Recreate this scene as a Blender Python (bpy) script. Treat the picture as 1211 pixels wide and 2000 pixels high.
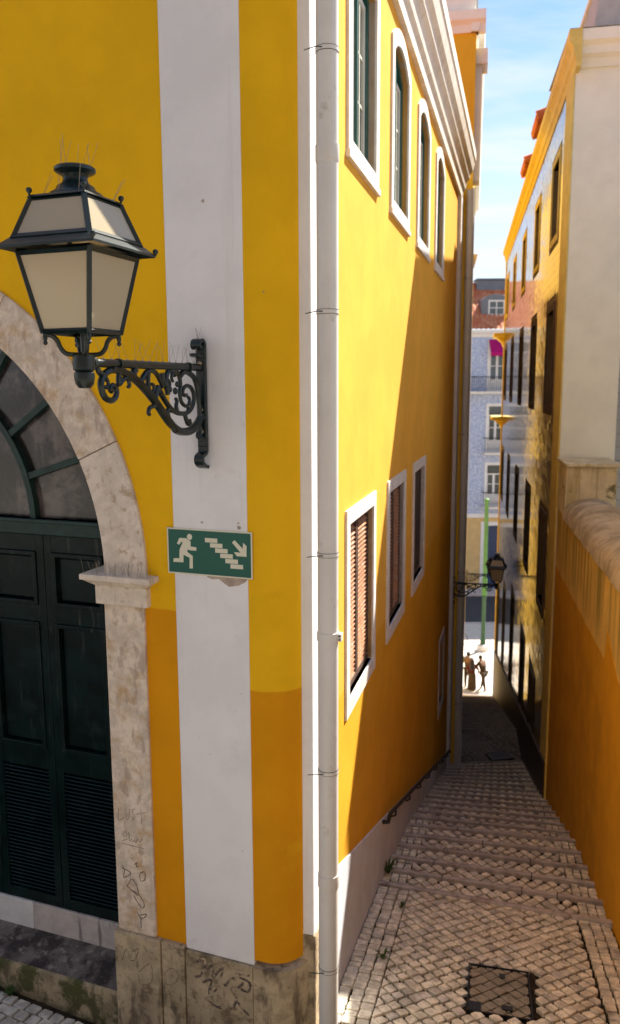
import bpy, bmesh, math, random
from mathutils import Vector, Matrix
random.seed(7)
for o in list(bpy.data.objects): bpy.data.objects.remove(o)
sc = bpy.context.scene
COL = sc.collection
V = Vector
R = math.radians
ZO = 5.42                                   # eye height above the head of the stairs

# ------------------------------------------------------------------ camera
cam = bpy.data.cameras.new('camera'); cam_o = bpy.data.objects.new('camera', cam); COL.objects.link(cam_o)
cam.sensor_fit = 'VERTICAL'; cam.sensor_height = 36.0; cam.sensor_width = 36.0; cam.lens = 1580 / 2000 * 36
cam.clip_start = 0.05; cam.clip_end = 3000
dn = V((51, 10250, 1580)).normalized()      # plumb direction in camera axes (x right, y down, z ahead)
zx = V((0, 0, 1)); fh = (zx - dn * zx.dot(dn)).normalized(); rw = dn.cross(fh)
rows = Matrix((rw, fh, -dn))                # camera axes -> world
right, down, ahead = rows.col[0], rows.col[1], rows.col[2]
cam_o.matrix_world = Matrix(((right.x, -down.x, -ahead.x, 0), (right.y, -down.y, -ahead.y, 0), (right.z, -down.z, -ahead.z, ZO), (0, 0, 0, 1)))
cam.dof.use_dof = True; cam.dof.focus_distance = 4.7; cam.dof.aperture_fstop = 2.4
sc.camera = cam_o

# ------------------------------------------------------------------ sky and sun
SUN_AZ, SUN_EL = R(46.0), R(47.5)
w = bpy.data.worlds.new('World'); sc.world = w; w.use_nodes = True
nt = w.node_tree; nt.nodes.clear()
def wn(t, **k):
    n = nt.nodes.new(t)
    for a, b in k.items(): setattr(n, a, b)
    return n
out = wn('ShaderNodeOutputWorld'); bg = wn('ShaderNodeBackground'); sky = wn('ShaderNodeTexSky')
sky.sky_type = 'NISHITA'; sky.sun_disc = False; sky.sun_elevation = SUN_EL; sky.sun_rotation = SUN_AZ
sky.air_density = 1.0; sky.dust_density = 0.1; sky.altitude = 1800; sky.ozone_density = 3.0
tc = wn('ShaderNodeTexCoord'); sep = wn('ShaderNodeSeparateXYZ'); nt.links.new(tc.outputs['Generated'], sep.inputs[0])
zc = wn('ShaderNodeMath', operation='MAXIMUM'); nt.links.new(sep.outputs[2], zc.inputs[0]); zc.inputs[1].default_value = 0.0
za = wn('ShaderNodeMath', operation='ADD'); nt.links.new(zc.outputs[0], za.inputs[0]); za.inputs[1].default_value = 0.12
dx = wn('ShaderNodeMath', operation='DIVIDE'); nt.links.new(sep.outputs[0], dx.inputs[0]); nt.links.new(za.outputs[0], dx.inputs[1])
dy = wn('ShaderNodeMath', operation='DIVIDE'); nt.links.new(sep.outputs[1], dy.inputs[0]); nt.links.new(za.outputs[0], dy.inputs[1])
cmb = wn('ShaderNodeCombineXYZ'); nt.links.new(dx.outputs[0], cmb.inputs[0]); nt.links.new(dy.outputs[0], cmb.inputs[1])
mp = wn('ShaderNodeMapping'); nt.links.new(cmb.outputs[0], mp.inputs[0]); mp.inputs['Rotation'].default_value = (0, 0, R(35)); mp.inputs['Scale'].default_value = (0.55, 1.5, 1)
nz = wn('ShaderNodeTexNoise'); nt.links.new(mp.outputs[0], nz.inputs['Vector']); nz.inputs['Scale'].default_value = 2.0; nz.inputs['Detail'].default_value = 9; nz.inputs['Roughness'].default_value = 0.58
cr = wn('ShaderNodeValToRGB'); nt.links.new(nz.outputs[0], cr.inputs[0]); cr.color_ramp.elements[0].position = 0.44; cr.color_ramp.elements[1].position = 0.70
# cirrus veil that thickens where the line of sight runs long through it
low = wn('ShaderNodeMapRange'); nt.links.new(sep.outputs[2], low.inputs[0]); low.inputs[1].default_value = 0.06; low.inputs[2].default_value = 0.40; low.inputs[3].default_value = 0.92; low.inputs[4].default_value = 0.0
mxm = wn('ShaderNodeMath', operation='MULTIPLY_ADD', use_clamp=True); nt.links.new(cr.outputs[0], mxm.inputs[0]); mxm.inputs[1].default_value = 0.75; nt.links.new(low.outputs[0], mxm.inputs[2])
mix = wn('ShaderNodeMixRGB'); nt.links.new(mxm.outputs[0], mix.inputs[0]); nt.links.new(sky.outputs[0], mix.inputs[1]); mix.inputs[2].default_value = (4.0, 4.25, 4.5, 1)
nt.links.new(mix.outputs[0], bg.inputs[0]); bg.inputs[1].default_value = 0.064
nt.links.new(bg.outputs[0], out.inputs[0])
sl = bpy.data.lights.new('sun', 'SUN'); so = bpy.data.objects.new('sun', sl); COL.objects.link(so)
sl.energy = 3.9; sl.angle = R(0.53); sl.color = (1.0, 0.93, 0.82)
sd = V((math.sin(SUN_AZ) * math.cos(SUN_EL), math.cos(SUN_AZ) * math.cos(SUN_EL), math.sin(SUN_EL)))
so.rotation_euler = sd.to_track_quat('Z', 'Y').to_euler(); so.location = sd * 60
sc.view_settings.view_transform = 'Standard'; sc.view_settings.look = 'None'; sc.view_settings.gamma = 1; sc.view_settings.use_curve_mapping = False
sc.view_settings.exposure = 1.92
sc.cycles.max_bounces = 8; sc.cycles.diffuse_bounces = 5

# ------------------------------------------------------------------ helpers
class MB:
    def __init__(s): s.v = []; s.f = []
    def add(s, vs, fs):
        o = len(s.v); s.v += [V(p) for p in vs]; s.f += [tuple(i + o for i in f) for f in fs]; return s
    def hexa(s, p):                          # 8 points: bottom ring 0-3, top ring 4-7
        return s.add(p, [(0, 1, 2, 3), (4, 5, 6, 7), (0, 1, 5, 4), (1, 2, 6, 5), (2, 3, 7, 6), (3, 0, 4, 7)])
    def box(s, fr, u0, u1, n0, n1, z0, z1):
        return s.hexa([fr.p(u0, n0, z0), fr.p(u1, n0, z0), fr.p(u1, n1, z0), fr.p(u0, n1, z0), fr.p(u0, n0, z1), fr.p(u1, n0, z1), fr.p(u1, n1, z1), fr.p(u0, n1, z1)])
    def prism(s, fr, poly, n0, n1):          # polygon in (u, z), extruded along n
        k = len(poly)
        s.add([fr.p(u, n0, z) for u, z in poly] + [fr.p(u, n1, z) for u, z in poly],
              [tuple(range(k)), tuple(range(2 * k - 1, k - 1, -1))] + [(i, (i + 1) % k, k + (i + 1) % k, k + i) for i in range(k)]); return s
    def sweep(s, fr, prof, u0, u1, z_of=None):   # profile in (n, z) swept along u
        k = len(prof)
        s.add([fr.p(u0, n, z) for n, z in prof] + [fr.p(u1, n, z) for n, z in prof],
              [tuple(range(k)), tuple(range(2 * k - 1, k - 1, -1))] + [(i, (i + 1) % k, k + (i + 1) % k, k + i) for i in range(k)]); return s
    def tube(s, pts, rad, seg=8, caps=True, flat=None):
        pts = [V(p) for p in pts]; n = len(pts); rr = rad if isinstance(rad, (list, tuple)) else [rad] * n
        rings = []; up = None
        for i, p in enumerate(pts):
            t = (pts[min(i + 1, n - 1)] - pts[max(i - 1, 0)]).normalized()
            if up is None:
                up = V((0, 0, 1)) if abs(t.z) < 0.9 else V((1, 0, 0))
            a = (up - t * up.dot(t))
            if a.length < 1e-5: a = t.orthogonal()
            a.normalize(); b = t.cross(a); up = a
            rings.append([p + (a * math.cos(2 * math.pi * j / seg) + b * math.sin(2 * math.pi * j / seg)) * rr[i] for j in range(seg)])
        vs = [q for r in rings for q in r]
        fs = [(i * seg + j, i * seg + (j + 1) % seg, (i + 1) * seg + (j + 1) % seg, (i + 1) * seg + j) for i in range(n - 1) for j in range(seg)]
        if caps: fs += [tuple(range(seg)), tuple(range((n - 1) * seg, n * seg))]
        return s.add(vs, fs)
    def lathe(s, c, prof, seg=20):           # profile in (radius, height), about the vertical through c
        c = V(c); n = len(prof)
        vs = [c + V((r * math.cos(2 * math.pi * j / seg), r * math.sin(2 * math.pi * j / seg), h)) for r, h in prof for j in range(seg)]
        fs = [(i * seg + j, i * seg + (j + 1) % seg, (i + 1) * seg + (j + 1) % seg, (i + 1) * seg + j) for i in range(n - 1) for j in range(seg)]
        fs += [tuple(range(seg)), tuple(range((n - 1) * seg, n * seg))]
        return s.add(vs, fs)
    def ball(s, c, r, seg=10, ring=6, sq=(1, 1, 1)):
        c = V(c); vs = [c + V((0, 0, r * sq[2]))]; fs = []
        for i in range(1, ring):
            a = math.pi * i / ring
            vs += [c + V((r * sq[0] * math.sin(a) * math.cos(2 * math.pi * j / seg), r * sq[1] * math.sin(a) * math.sin(2 * math.pi * j / seg), r * sq[2] * math.cos(a))) for j in range(seg)]
        vs.append(c - V((0, 0, r * sq[2])))
        for j in range(seg): fs.append((0, 1 + j, 1 + (j + 1) % seg)); fs.append((len(vs) - 1, 1 + (ring - 2) * seg + (j + 1) % seg, 1 + (ring - 2) * seg + j))
        for i in range(ring - 2):
            for j in range(seg): fs.append((1 + i * seg + j, 1 + i * seg + (j + 1) % seg, 1 + (i + 1) * seg + (j + 1) % seg, 1 + (i + 1) * seg + j))
        return s.add(vs, fs)
    def mesh(s, name, org=V((0, 0, 0)), smooth=False):
        me = bpy.data.meshes.new(name); me.from_pydata([tuple(p - org) for p in s.v], [], s.f)
        bm = bmesh.new(); bm.from_mesh(me); bmesh.ops.recalc_face_normals(bm, faces=bm.faces); bm.to_mesh(me); bm.free()
        if smooth:
            me.polygons.foreach_set('use_smooth', [True] * len(me.polygons)); me.set_sharp_from_angle(angle=R(smooth if smooth > 1 else 40))
        return me
    def build(s, name, mat, parent=None, smooth=False, bevel=0, kind=None):
        o = bpy.data.objects.new(name, s.mesh(name, org_of(parent), smooth)); COL.objects.link(o)
        o.data.materials.append(mat)
        if parent: o.parent = parent
        if bevel:
            m = o.modifiers.new('bevel', 'BEVEL'); m.width = bevel; m.segments = 2; m.limit_method = 'ANGLE'
        if kind: o['kind'] = kind
        return o
ORG = {}
def org_of(p):
    while p is not None:
        if p.name in ORG: return ORG[p.name]
        p = p.parent
    return V((0, 0, 0))
def tag(o, label=None, cat=None, group=None, kind=None):
    if label: o['label'] = label
    if cat: o['category'] = cat
    if group: o['group'] = group
    if kind: o['kind'] = kind
    return o
def thing(name, label, cat, loc, group=None):
    o = bpy.data.objects.new(name, None); COL.objects.link(o); o.location = loc; o.empty_display_size = 0.2
    ORG[o.name] = V(loc); return tag(o, label, cat, group)
def inst(name, me, parent, mat4):
    o = bpy.data.objects.new(name, me); COL.objects.link(o); o.parent = parent
    o.matrix_local = Matrix.Translation(-org_of(parent)) @ mat4; return o
class Frame:
    def __init__(s, o, d, n): s.o = V((o[0], o[1], 0)); s.d = V((d[0], d[1], 0)).normalized(); s.n = V((n[0], n[1], 0)).normalized()
    def p(s, u, n, z): return s.o + s.d * u + s.n * n + V((0, 0, z + ZO))
    def m(s, u, n, z): return Matrix.Translation(s.p(u, n, z)) @ Matrix(((s.d.x, s.n.x, 0, 0), (s.d.y, s.n.y, 0, 0), (0, 0, 1, 0), (0, 0, 0, 1)))
    def at(s, P): q = P - s.o; return q.dot(s.d), q.dot(s.n), P.z - ZO
LOC = Frame((0, 0), (1, 0), (0, 1)); LOC.p = lambda u, n, z: V((u, n, z))
def dirn(a): a = R(a); return V((math.sin(a), math.cos(a), 0))
def nrm(a): a = R(a); return V((math.cos(a), -math.sin(a), 0))
def fill(bm_loops):                           # outer loop and holes in 2D -> (points, triangles)
    bm = bmesh.new()
    for lp in bm_loops:
        vs = [bm.verts.new((x, y, 0)) for x, y in lp]
        for i in range(len(vs)): bm.edges.new((vs[i], vs[(i + 1) % len(vs)]))
    bmesh.ops.triangle_fill(bm, edges=bm.edges[:], use_beauty=True)
    bm.verts.index_update(); r = [(v.co.x, v.co.y) for v in bm.verts], [tuple(v.index for v in f.verts) for f in bm.faces]; bm.free(); return r
def wall(mb, fr, outer, holes, n=0.0, reveal=0.3):
    pts, tris = fill([outer] + holes)
    mb.add([fr.p(u, n, z) for u, z in pts], tris)
    for h in holes:
        k = len(h); mb.add([fr.p(u, n, z) for u, z in h] + [fr.p(u, n - reveal, z) for u, z in h], [(i, (i + 1) % k, k + (i + 1) % k, k + i) for i in range(k)])
    return mb
def ring(mb, fr, outer, inner, n0, n1):       # a flat frame between two loops with the same number of points
    k = len(outer)
    vs = [fr.p(u, n, z) for n in (n0, n1) for lp in (outer, inner) for u, z in lp]
    fs = []
    for i in range(k):
        j = (i + 1) % k
        fs += [(i, j, k + j, k + i), (2 * k + i, 2 * k + j, 3 * k + j, 3 * k + i), (i, j, 2 * k + j, 2 * k + i), (k + i, k + j, 3 * k + j, 3 * k + i)]
    return mb.add(vs, fs)
def rect(u0, u1, z0, z1): return [(u0, z0), (u1, z0), (u1, z1), (u0, z1)]
def seg_arch(u0, u1, z0, zs, rise, k=10):     # rectangle with a segmental arched top
    return [(u0, z0), (u1, z0)] + [(u1 + (u0 - u1) * i / k, zs + rise * math.sin(math.pi * i / k) ** 0.8 if 0 < i < k else zs) for i in range(k + 1)]

# ------------------------------------------------------------------ materials
def mat(name, col, rough=0.7, spec=0.5, metal=0.0, var=0.12, vscale=3.0, bump=0.0, bscale=60.0, col2=None, cov=(0.5, 0.7), cscale=4.0, coat=0.0, stretch=None, band=None, streak=None, trans=0.0, emis=None):
    m = bpy.data.materials.new(name); m.use_nodes = True; t = m.node_tree; b = t.nodes['Principled BSDF']; L = t.links.new
    def N(k, **a):
        n = t.nodes.new(k)
        for x, y in a.items(): setattr(n, x, y)
        return n
    geo = N('ShaderNodeNewGeometry'); pos = geo.outputs['Position']
    def noise(scale, detail=6, rough_=0.6, st=None):
        n = N('ShaderNodeTexNoise'); n.inputs['Scale'].default_value = scale; n.inputs['Detail'].default_value = detail; n.inputs['Roughness'].default_value = rough_
        if st:
            mp_ = N('ShaderNodeMapping'); mp_.inputs['Scale'].default_value = st; L(pos, mp_.inputs[0]); L(mp_.outputs[0], n.inputs['Vector'])
        else: L(pos, n.inputs['Vector'])
        return n.outputs[0]
    def ramp(src, a, c):
        r = N('ShaderNodeMapRange'); r.inputs[1].default_value = a; r.inputs[2].default_value = c; r.interpolation_type = 'SMOOTHSTEP'; L(src, r.inputs[0]); return r.outputs[0]
    def mixc(f, a, c, mode='MIX'):
        x = N('ShaderNodeMixRGB', blend_type=mode)
        for i, q in ((0, f), (1, a), (2, c)):
            if isinstance(q, (int, float)): x.inputs[i].default_value = q
            elif isinstance(q, tuple): x.inputs[i].default_value = (*q[:3], 1)
            else: L(q, x.inputs[i])
        return x.outputs[0]
    base = col
    if band:                                   # (height, colour of the older coat below it)
        sp = N('ShaderNodeSeparateXYZ'); L(pos, sp.inputs[0])
        nn = N('ShaderNodeMath', operation='MULTIPLY_ADD'); L(noise(5, 3), nn.inputs[0]); nn.inputs[1].default_value = 0.03; L(sp.outputs[2], nn.inputs[2])
        base = mixc(ramp(nn.outputs[0], band[0] + ZO - 0.004, band[0] + ZO + 0.01), band[1], base)
    c = mixc(1.0, base, mixc(ramp(noise(vscale, 8, 0.65, stretch), 0.37, 0.63), (1 - var,) * 3, (1 + var * 0.6,) * 3), 'MULTIPLY')
    if col2: c = mixc(ramp(noise(cscale, 10, 0.7, stretch), *cov), c, col2)
    if streak:                                 # (colour, low, high, amount) long vertical runs of dirt or worn paint
        f = N('ShaderNodeMath', operation='MULTIPLY'); L(ramp(noise(1.0, 7, 0.6, streak[4] if len(streak) > 4 else (6, 6, 0.25)), streak[1], streak[2]), f.inputs[0]); f.inputs[1].default_value = streak[3]
        ff = f.outputs[0]
        if band:
            f2 = N('ShaderNodeMath', operation='MULTIPLY'); L(ff, f2.inputs[0]); L(ramp(sp.outputs[2], band[0] + ZO - 0.1, band[0] + ZO + 0.5), f2.inputs[1]); ff = f2.outputs[0]
        c = mixc(ff, c, streak[0])
    L(c, b.inputs['Base Color']); b.inputs['Roughness'].default_value = rough; b.inputs['Metallic'].default_value = metal
    b.inputs['Specular IOR Level'].default_value = spec; b.inputs['Coat Weight'].default_value = coat; b.inputs['Coat Roughness'].default_value = 0.05
    b.inputs['Transmission Weight'].default_value = trans
    if emis: b.inputs['Emission Color'].default_value = (*emis[0], 1); b.inputs['Emission Strength'].default_value = emis[1]
    if bump:
        bp = N('ShaderNodeBump'); bp.inputs['Strength'].default_value = 0.6; bp.inputs['Distance'].default_value = bump; L(noise(bscale, 5, 0.6), bp.inputs['Height']); L(bp.outputs[0], b.inputs['Normal'])
    return m
YEL = (0.80, 0.455, 0.012); YELD = (0.68, 0.29, 0.008)
m_fac = mat('yellow_render', YEL, 0.9, 0.08, var=0.06, vscale=1.6, bump=0.004, bscale=90, col2=(0.70, 0.37, 0.012), cov=(0.58, 0.8), cscale=2.5, band=(-1.5, YELD))
m_fac2 = mat('yellow_render_corner', YEL, 0.9, 0.08, var=0.06, vscale=1.6, bump=0.005, bscale=110, col2=(0.72, 0.38, 0.012), cov=(0.58, 0.8), cscale=2.5, band=(-2.0, YELD))
m_alley = mat('yellow_render_alley', (0.80, 0.425, 0.062), 0.9, 0.08, var=0.07, vscale=1.3, bump=0.004, bscale=90, col2=(0.74, 0.39, 0.06), cov=(0.52, 0.72), cscale=1.8, band=(-2.5, (0.74, 0.38, 0.03)), streak=((0.30, 0.16, 0.03), 0.62, 0.85, 0.5))
m_white = mat('white_paint', (0.76, 0.75, 0.75), 0.8, 0.3, var=0.05, vscale=2.0, bump=0.002, bscale=120, col2=(0.58, 0.55, 0.52), cov=(0.60, 0.78), cscale=3.0, streak=((0.52, 0.48, 0.44), 0.58, 0.78, 0.4))
m_pipe = mat('painted_pipe', (0.66, 0.63, 0.58), 0.42, 0.5, var=0.05, vscale=3, col2=(0.48, 0.43, 0.36), cov=(0.56, 0.74), cscale=6, streak=((0.40, 0.34, 0.26), 0.58, 0.78, 0.5))
m_lime = mat('pink_limestone', (0.68, 0.58, 0.47), 0.75, 0.3, var=0.18, vscale=9, bump=0.006, bscale=45, col2=(0.52, 0.36, 0.21), cov=(0.46, 0.70), cscale=7.5, streak=((0.34, 0.25, 0.19), 0.53, 0.64, 0.55, (16, 16, 7)))
m_lime2 = mat('pale_limestone', (0.69, 0.60, 0.50), 0.75, 0.3, var=0.12, vscale=7, bump=0.005, bscale=50, col2=(0.46, 0.34, 0.23), cov=(0.53, 0.66), cscale=12, streak=((0.36, 0.28, 0.22), 0.58, 0.68, 0.5, (22, 22, 9)))
m_plinth = mat('weathered_limestone', (0.50, 0.40, 0.26), 0.85, 0.25, var=0.25, vscale=10, bump=0.012, bscale=35, col2=(0.19, 0.145, 0.09), cov=(0.47, 0.62), cscale=5.0, streak=((0.11, 0.085, 0.055), 0.53, 0.66, 0.75, (10, 10, 2.5)))
m_surr = mat('whitewashed_stone', (0.70, 0.66, 0.62), 0.8, 0.3, var=0.1, vscale=6, bump=0.003, bscale=70, col2=(0.45, 0.40, 0.36), cov=(0.62, 0.8), cscale=12)
m_ledge = mat('dirty_cement', (0.16, 0.135, 0.12), 0.9, 0.2, var=0.3, vscale=6, bump=0.012, bscale=40, col2=(0.05, 0.042, 0.04), cov=(0.45, 0.58), cscale=4.5, streak=((0.34, 0.30, 0.26), 0.55, 0.66, 0.6, (11, 11, 11)))
m_ledgef = mat('mossy_limestone', (0.36, 0.29, 0.18), 0.9, 0.2, var=0.3, vscale=6, bump=0.012, bscale=40, col2=(0.09, 0.095, 0.035), cov=(0.47, 0.58), cscale=4.0, streak=((0.10, 0.08, 0.05), 0.52, 0.64, 0.7, (9, 9, 4)))
m_thresh = mat('threshold_stone', (0.52, 0.47, 0.43), 0.8, 0.3, var=0.12, vscale=8, bump=0.004, bscale=50, streak=((0.14, 0.13, 0.12), 0.57, 0.66, 0.8, (15, 15, 1.2)))
m_door = mat('black_green_paint', (0.003, 0.012, 0.011), 0.30, 0.22, var=0.4, vscale=5, bump=0.002, bscale=60, col2=(0.014, 0.024, 0.024), cov=(0.54, 0.70), cscale=3.0, streak=((0.10, 0.11, 0.10), 0.60, 0.74, 0.45, (16, 16, 1.6)))
m_green = mat('dark_green_iron', (0.004, 0.014, 0.015), 0.30, 0.5, metal=0.0, var=0.35, vscale=14, bump=0.002, bscale=90, col2=(0.035, 0.05, 0.045), cov=(0.64, 0.86), cscale=12)
m_fan = mat('fanlight_paint', (0.012, 0.038, 0.032), 0.5, 0.4, var=0.3, vscale=10, bump=0.002, bscale=80, col2=(0.06, 0.065, 0.055), cov=(0.6, 0.8), cscale=9)
m_mesh = mat('dusty_wire_glass', (0.030, 0.028, 0.030), 0.16, 0.6, var=0.5, vscale=2.2, col2=(0.12, 0.10, 0.095), cov=(0.48, 0.62), cscale=2.2, streak=((0.16, 0.14, 0.13), 0.54, 0.64, 0.5, (7, 7, 0.8)), bump=0.001, bscale=120)
m_dark = mat('dark_interior', (0.012, 0.011, 0.012), 0.9, 0.2)
m_wing = mat('green_window_paint', (0.012, 0.085, 0.072), 0.4, 0.5, var=0.1)
m_casem = mat('cream_window_paint', (0.62, 0.62, 0.54), 0.45, 0.5, var=0.06)
m_glass = mat('window_glass', (0.06, 0.075, 0.08), 0.04, 0.8, var=0.1)
m_slat = mat('weathered_brown_wood', (0.34, 0.15, 0.07), 0.7, 0.3, var=0.3, vscale=12, col2=(0.42, 0.33, 0.27), cov=(0.5, 0.72), cscale=9)
m_slatf = mat('brown_shutter_frame', (0.10, 0.06, 0.042), 0.65, 0.35, var=0.25, vscale=10)
m_greyp = mat('grey_plinth_paint', (0.62, 0.65, 0.70), 0.8, 0.3, var=0.08, vscale=3, bump=0.003, bscale=70, col2=(0.34, 0.29, 0.23), cov=(0.60, 0.8), cscale=2.2)
m_corn = mat('cornice_stone', (0.76, 0.71, 0.62), 0.8, 0.3, var=0.1, vscale=4, bump=0.004, bscale=40, col2=(0.50, 0.42, 0.31), cov=(0.56, 0.72), cscale=5)
m_iron = mat('black_iron', (0.010, 0.011, 0.012), 0.45, 0.5, var=0.3, vscale=15, col2=(0.09, 0.05, 0.03), cov=(0.66, 0.85), cscale=10)
m_spike = mat('spike_wire', (0.30, 0.26, 0.20), 0.35, 0.6, metal=0.7)
m_stone = mat('paving_stone', (0.82, 0.75, 0.61), 0.6, 0.45, var=0.32, vscale=9, bump=0.006, bscale=70, col2=(0.46, 0.38, 0.28), cov=(0.54, 0.72), cscale=1.8, streak=((0.55, 0.48, 0.38), 0.52, 0.62, 0.5, (7, 7, 7)))
m_stone2 = mat('paving_stone_grey', (0.66, 0.61, 0.53), 0.6, 0.45, var=0.3, vscale=9, bump=0.006, bscale=70, col2=(0.18, 0.15, 0.12), cov=(0.5, 0.76), cscale=1.8)
m_joint = mat('joint_earth', (0.040, 0.031, 0.020), 0.95, 0.1, var=0.4, vscale=12, bump=0.008, bscale=60, col2=(0.04, 0.055, 0.02), cov=(0.62, 0.78), cscale=2.2)
m_nose = mat('step_nosing_stone', (0.56, 0.50, 0.47), 0.6, 0.4, var=0.2, vscale=7, bump=0.005, bscale=60, col2=(0.26, 0.20, 0.17), cov=(0.5, 0.72), cscale=4)
m_cream = mat('cream_render', (0.86, 0.86, 0.76), 0.85, 0.25, var=0.05, vscale=1.5, bump=0.003, bscale=60)
m_ryel = mat('ochre_trim_paint', (0.74, 0.58, 0.17), 0.8, 0.3, var=0.1, vscale=4, bump=0.003, bscale=60, col2=(0.45, 0.30, 0.06), cov=(0.6, 0.8), cscale=3)
m_rwall = mat('orange_garden_wall', (0.74, 0.50, 0.14), 0.85, 0.25, var=0.12, vscale=2, bump=0.005, bscale=50, band=(-2.98, (0.64, 0.32, 0.012)), col2=(0.60, 0.29, 0.012), cov=(0.52, 0.78), cscale=1.4, streak=((0.24, 0.20, 0.055), 0.46, 0.60, 0.8, (5.5, 5.5, 0.10)))
m_patch = mat('newer_orange_paint', (0.68, 0.33, 0.010), 0.85, 0.25, var=0.06, vscale=3, bump=0.003, bscale=60)
m_cap = mat('mortar_coping', (0.46, 0.385, 0.28), 0.9, 0.2, var=0.3, vscale=3, bump=0.02, bscale=14, col2=(0.64, 0.56, 0.42), cov=(0.5, 0.7), cscale=2.2, streak=((0.10, 0.09, 0.05), 0.62, 0.8, 0.7, (4, 4, 4)))
m_pier = mat('stained_white_render', (0.68, 0.61, 0.44), 0.85, 0.25, var=0.15, vscale=3, bump=0.004, bscale=50, col2=(0.13, 0.12, 0.05), cov=(0.56, 0.68), cscale=3.2, streak=((0.44, 0.35, 0.15), 0.48, 0.6, 0.7, (9, 9, 0.6)))
m_tileR = mat('glazed_tile', (0.13, 0.10, 0.07), 0.08, 1.0, var=0.25, vscale=4, col2=(0.22, 0.17, 0.11), cov=(0.45, 0.6), cscale=22)
m_grout = mat('tile_grout', (0.20, 0.15, 0.09), 0.8, 0.3)
m_rplinth = mat('dark_stone_plinth', (0.055, 0.036, 0.026), 0.5, 0.4, var=0.3, vscale=5)
m_shut = mat('dark_shutter', (0.035, 0.025, 0.018), 0.5, 0.4, var=0.3)
m_red = mat('terracotta', (0.52, 0.14, 0.055), 0.8, 0.3, var=0.25, vscale=6, col2=(0.62, 0.28, 0.15), cov=(0.45, 0.65), cscale=2.0)
m_blue = mat('blue_tile_front', (0.33, 0.40, 0.62), 0.35, 0.5, var=0.2, vscale=7, col2=(0.52, 0.57, 0.70), cov=(0.48, 0.56), cscale=6)
m_stucco = mat('ochre_ground_floor', (0.62, 0.43, 0.20), 0.85, 0.25, var=0.1, vscale=2)
m_zinc = mat('zinc_sheet', (0.16, 0.17, 0.20), 0.5, 0.5, var=0.1)
m_pwhite = mat('window_white', (0.72, 0.71, 0.72), 0.5, 0.4, var=0.04)
m_navy = mat('navy_door', (0.012, 0.03, 0.10), 0.4, 0.5, var=0.1)
m_mag = mat('magenta_awning', (0.42, 0.006, 0.14), 0.8, 0.2, var=0.1)
m_lgreen = mat('light_green_post', (0.10, 0.25, 0.06), 0.5, 0.5, var=0.12)
m_dgreen = mat('dark_green_post', (0.02, 0.08, 0.025), 0.5, 0.5, var=0.12)
m_plaza = mat('limestone_plaza', (0.60, 0.55, 0.48), 0.7, 0.3, var=0.12, vscale=4, bump=0.004, bscale=20)
m_upst = mat('worn_street_paving', (0.27, 0.25, 0.22), 0.8, 0.3, var=0.2, vscale=3)
m_asph = mat('asphalt', (0.055, 0.055, 0.062), 0.85, 0.3, var=0.15, vscale=3)
m_grnd = mat('earth', (0.20, 0.17, 0.13), 0.95, 0.1, var=0.2)
m_block = mat('grey_block', (0.47, 0.46, 0.44), 0.85, 0.25, var=0.08, vscale=4)
m_sgreen = mat('sign_green', (0.0, 0.088, 0.062), 0.35, 0.5, var=0.04)
m_scream = mat('sign_cream', (0.66, 0.64, 0.50), 0.45, 0.5, var=0.03)
m_chip = mat('bare_plaster', (0.42, 0.34, 0.28), 0.9, 0.2, var=0.2, vscale=14)
m_ink = mat('marker_ink', (0.11, 0.085, 0.07), 0.8, 0.2, var=0.4, vscale=30, col2=(0.42, 0.33, 0.22), cov=(0.46, 0.6), cscale=16)
m_ink3 = mat('pencil_ink', (0.16, 0.12, 0.10), 0.8, 0.2, var=0.3, vscale=30)
m_ink2 = mat('faded_ink', (0.27, 0.21, 0.14), 0.8, 0.2, var=0.4, vscale=30)
m_leaf = mat('weed_leaf', (0.06, 0.11, 0.02), 0.7, 0.3, var=0.3)
m_brass = mat('worn_bolt', (0.40, 0.30, 0.20), 0.6, 0.4)
m_cob = bpy.data.materials.new('distant_paving'); m_cob.use_nodes = True
_t = m_cob.node_tree; _b = _t.nodes['Principled BSDF']; _g = _t.nodes.new('ShaderNodeNewGeometry'); _vo = _t.nodes.new('ShaderNodeTexVoronoi'); _vo.feature = 'DISTANCE_TO_EDGE'; _vo.inputs['Scale'].default_value = 9.5; _vo.inputs['Randomness'].default_value = 0.6
_mr = _t.nodes.new('ShaderNodeMapRange'); _mr.inputs[1].default_value = 0.02; _mr.inputs[2].default_value = 0.12; _mx = _t.nodes.new('ShaderNodeMixRGB'); _mx.inputs[1].default_value = (0.05, 0.04, 0.03, 1); _mx.inputs[2].default_value = (0.36, 0.30, 0.23, 1)
_no = _t.nodes.new('ShaderNodeTexNoise'); _no.inputs['Scale'].default_value = 2.5; _m2 = _t.nodes.new('ShaderNodeMixRGB'); _m2.blend_type = 'MULTIPLY'; _m2.inputs[0].default_value = 0.6
_bp = _t.nodes.new('ShaderNodeBump'); _bp.inputs['Distance'].default_value = 0.02
for a, b_ in ((_g.outputs['Position'], _vo.inputs['Vector']), (_g.outputs['Position'], _no.inputs['Vector']), (_vo.outputs['Distance'], _mr.inputs[0]), (_mr.outputs[0], _mx.inputs[0]), (_mx.outputs[0], _m2.inputs[1]), (_no.outputs[0], _m2.inputs[2]), (_m2.outputs[0], _b.inputs['Base Color']), (_mr.outputs[0], _bp.inputs['Height']), (_bp.outputs[0], _b.inputs['Normal'])): _t.links.new(a, b_)
_b.inputs['Roughness'].default_value = 0.6
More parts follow.
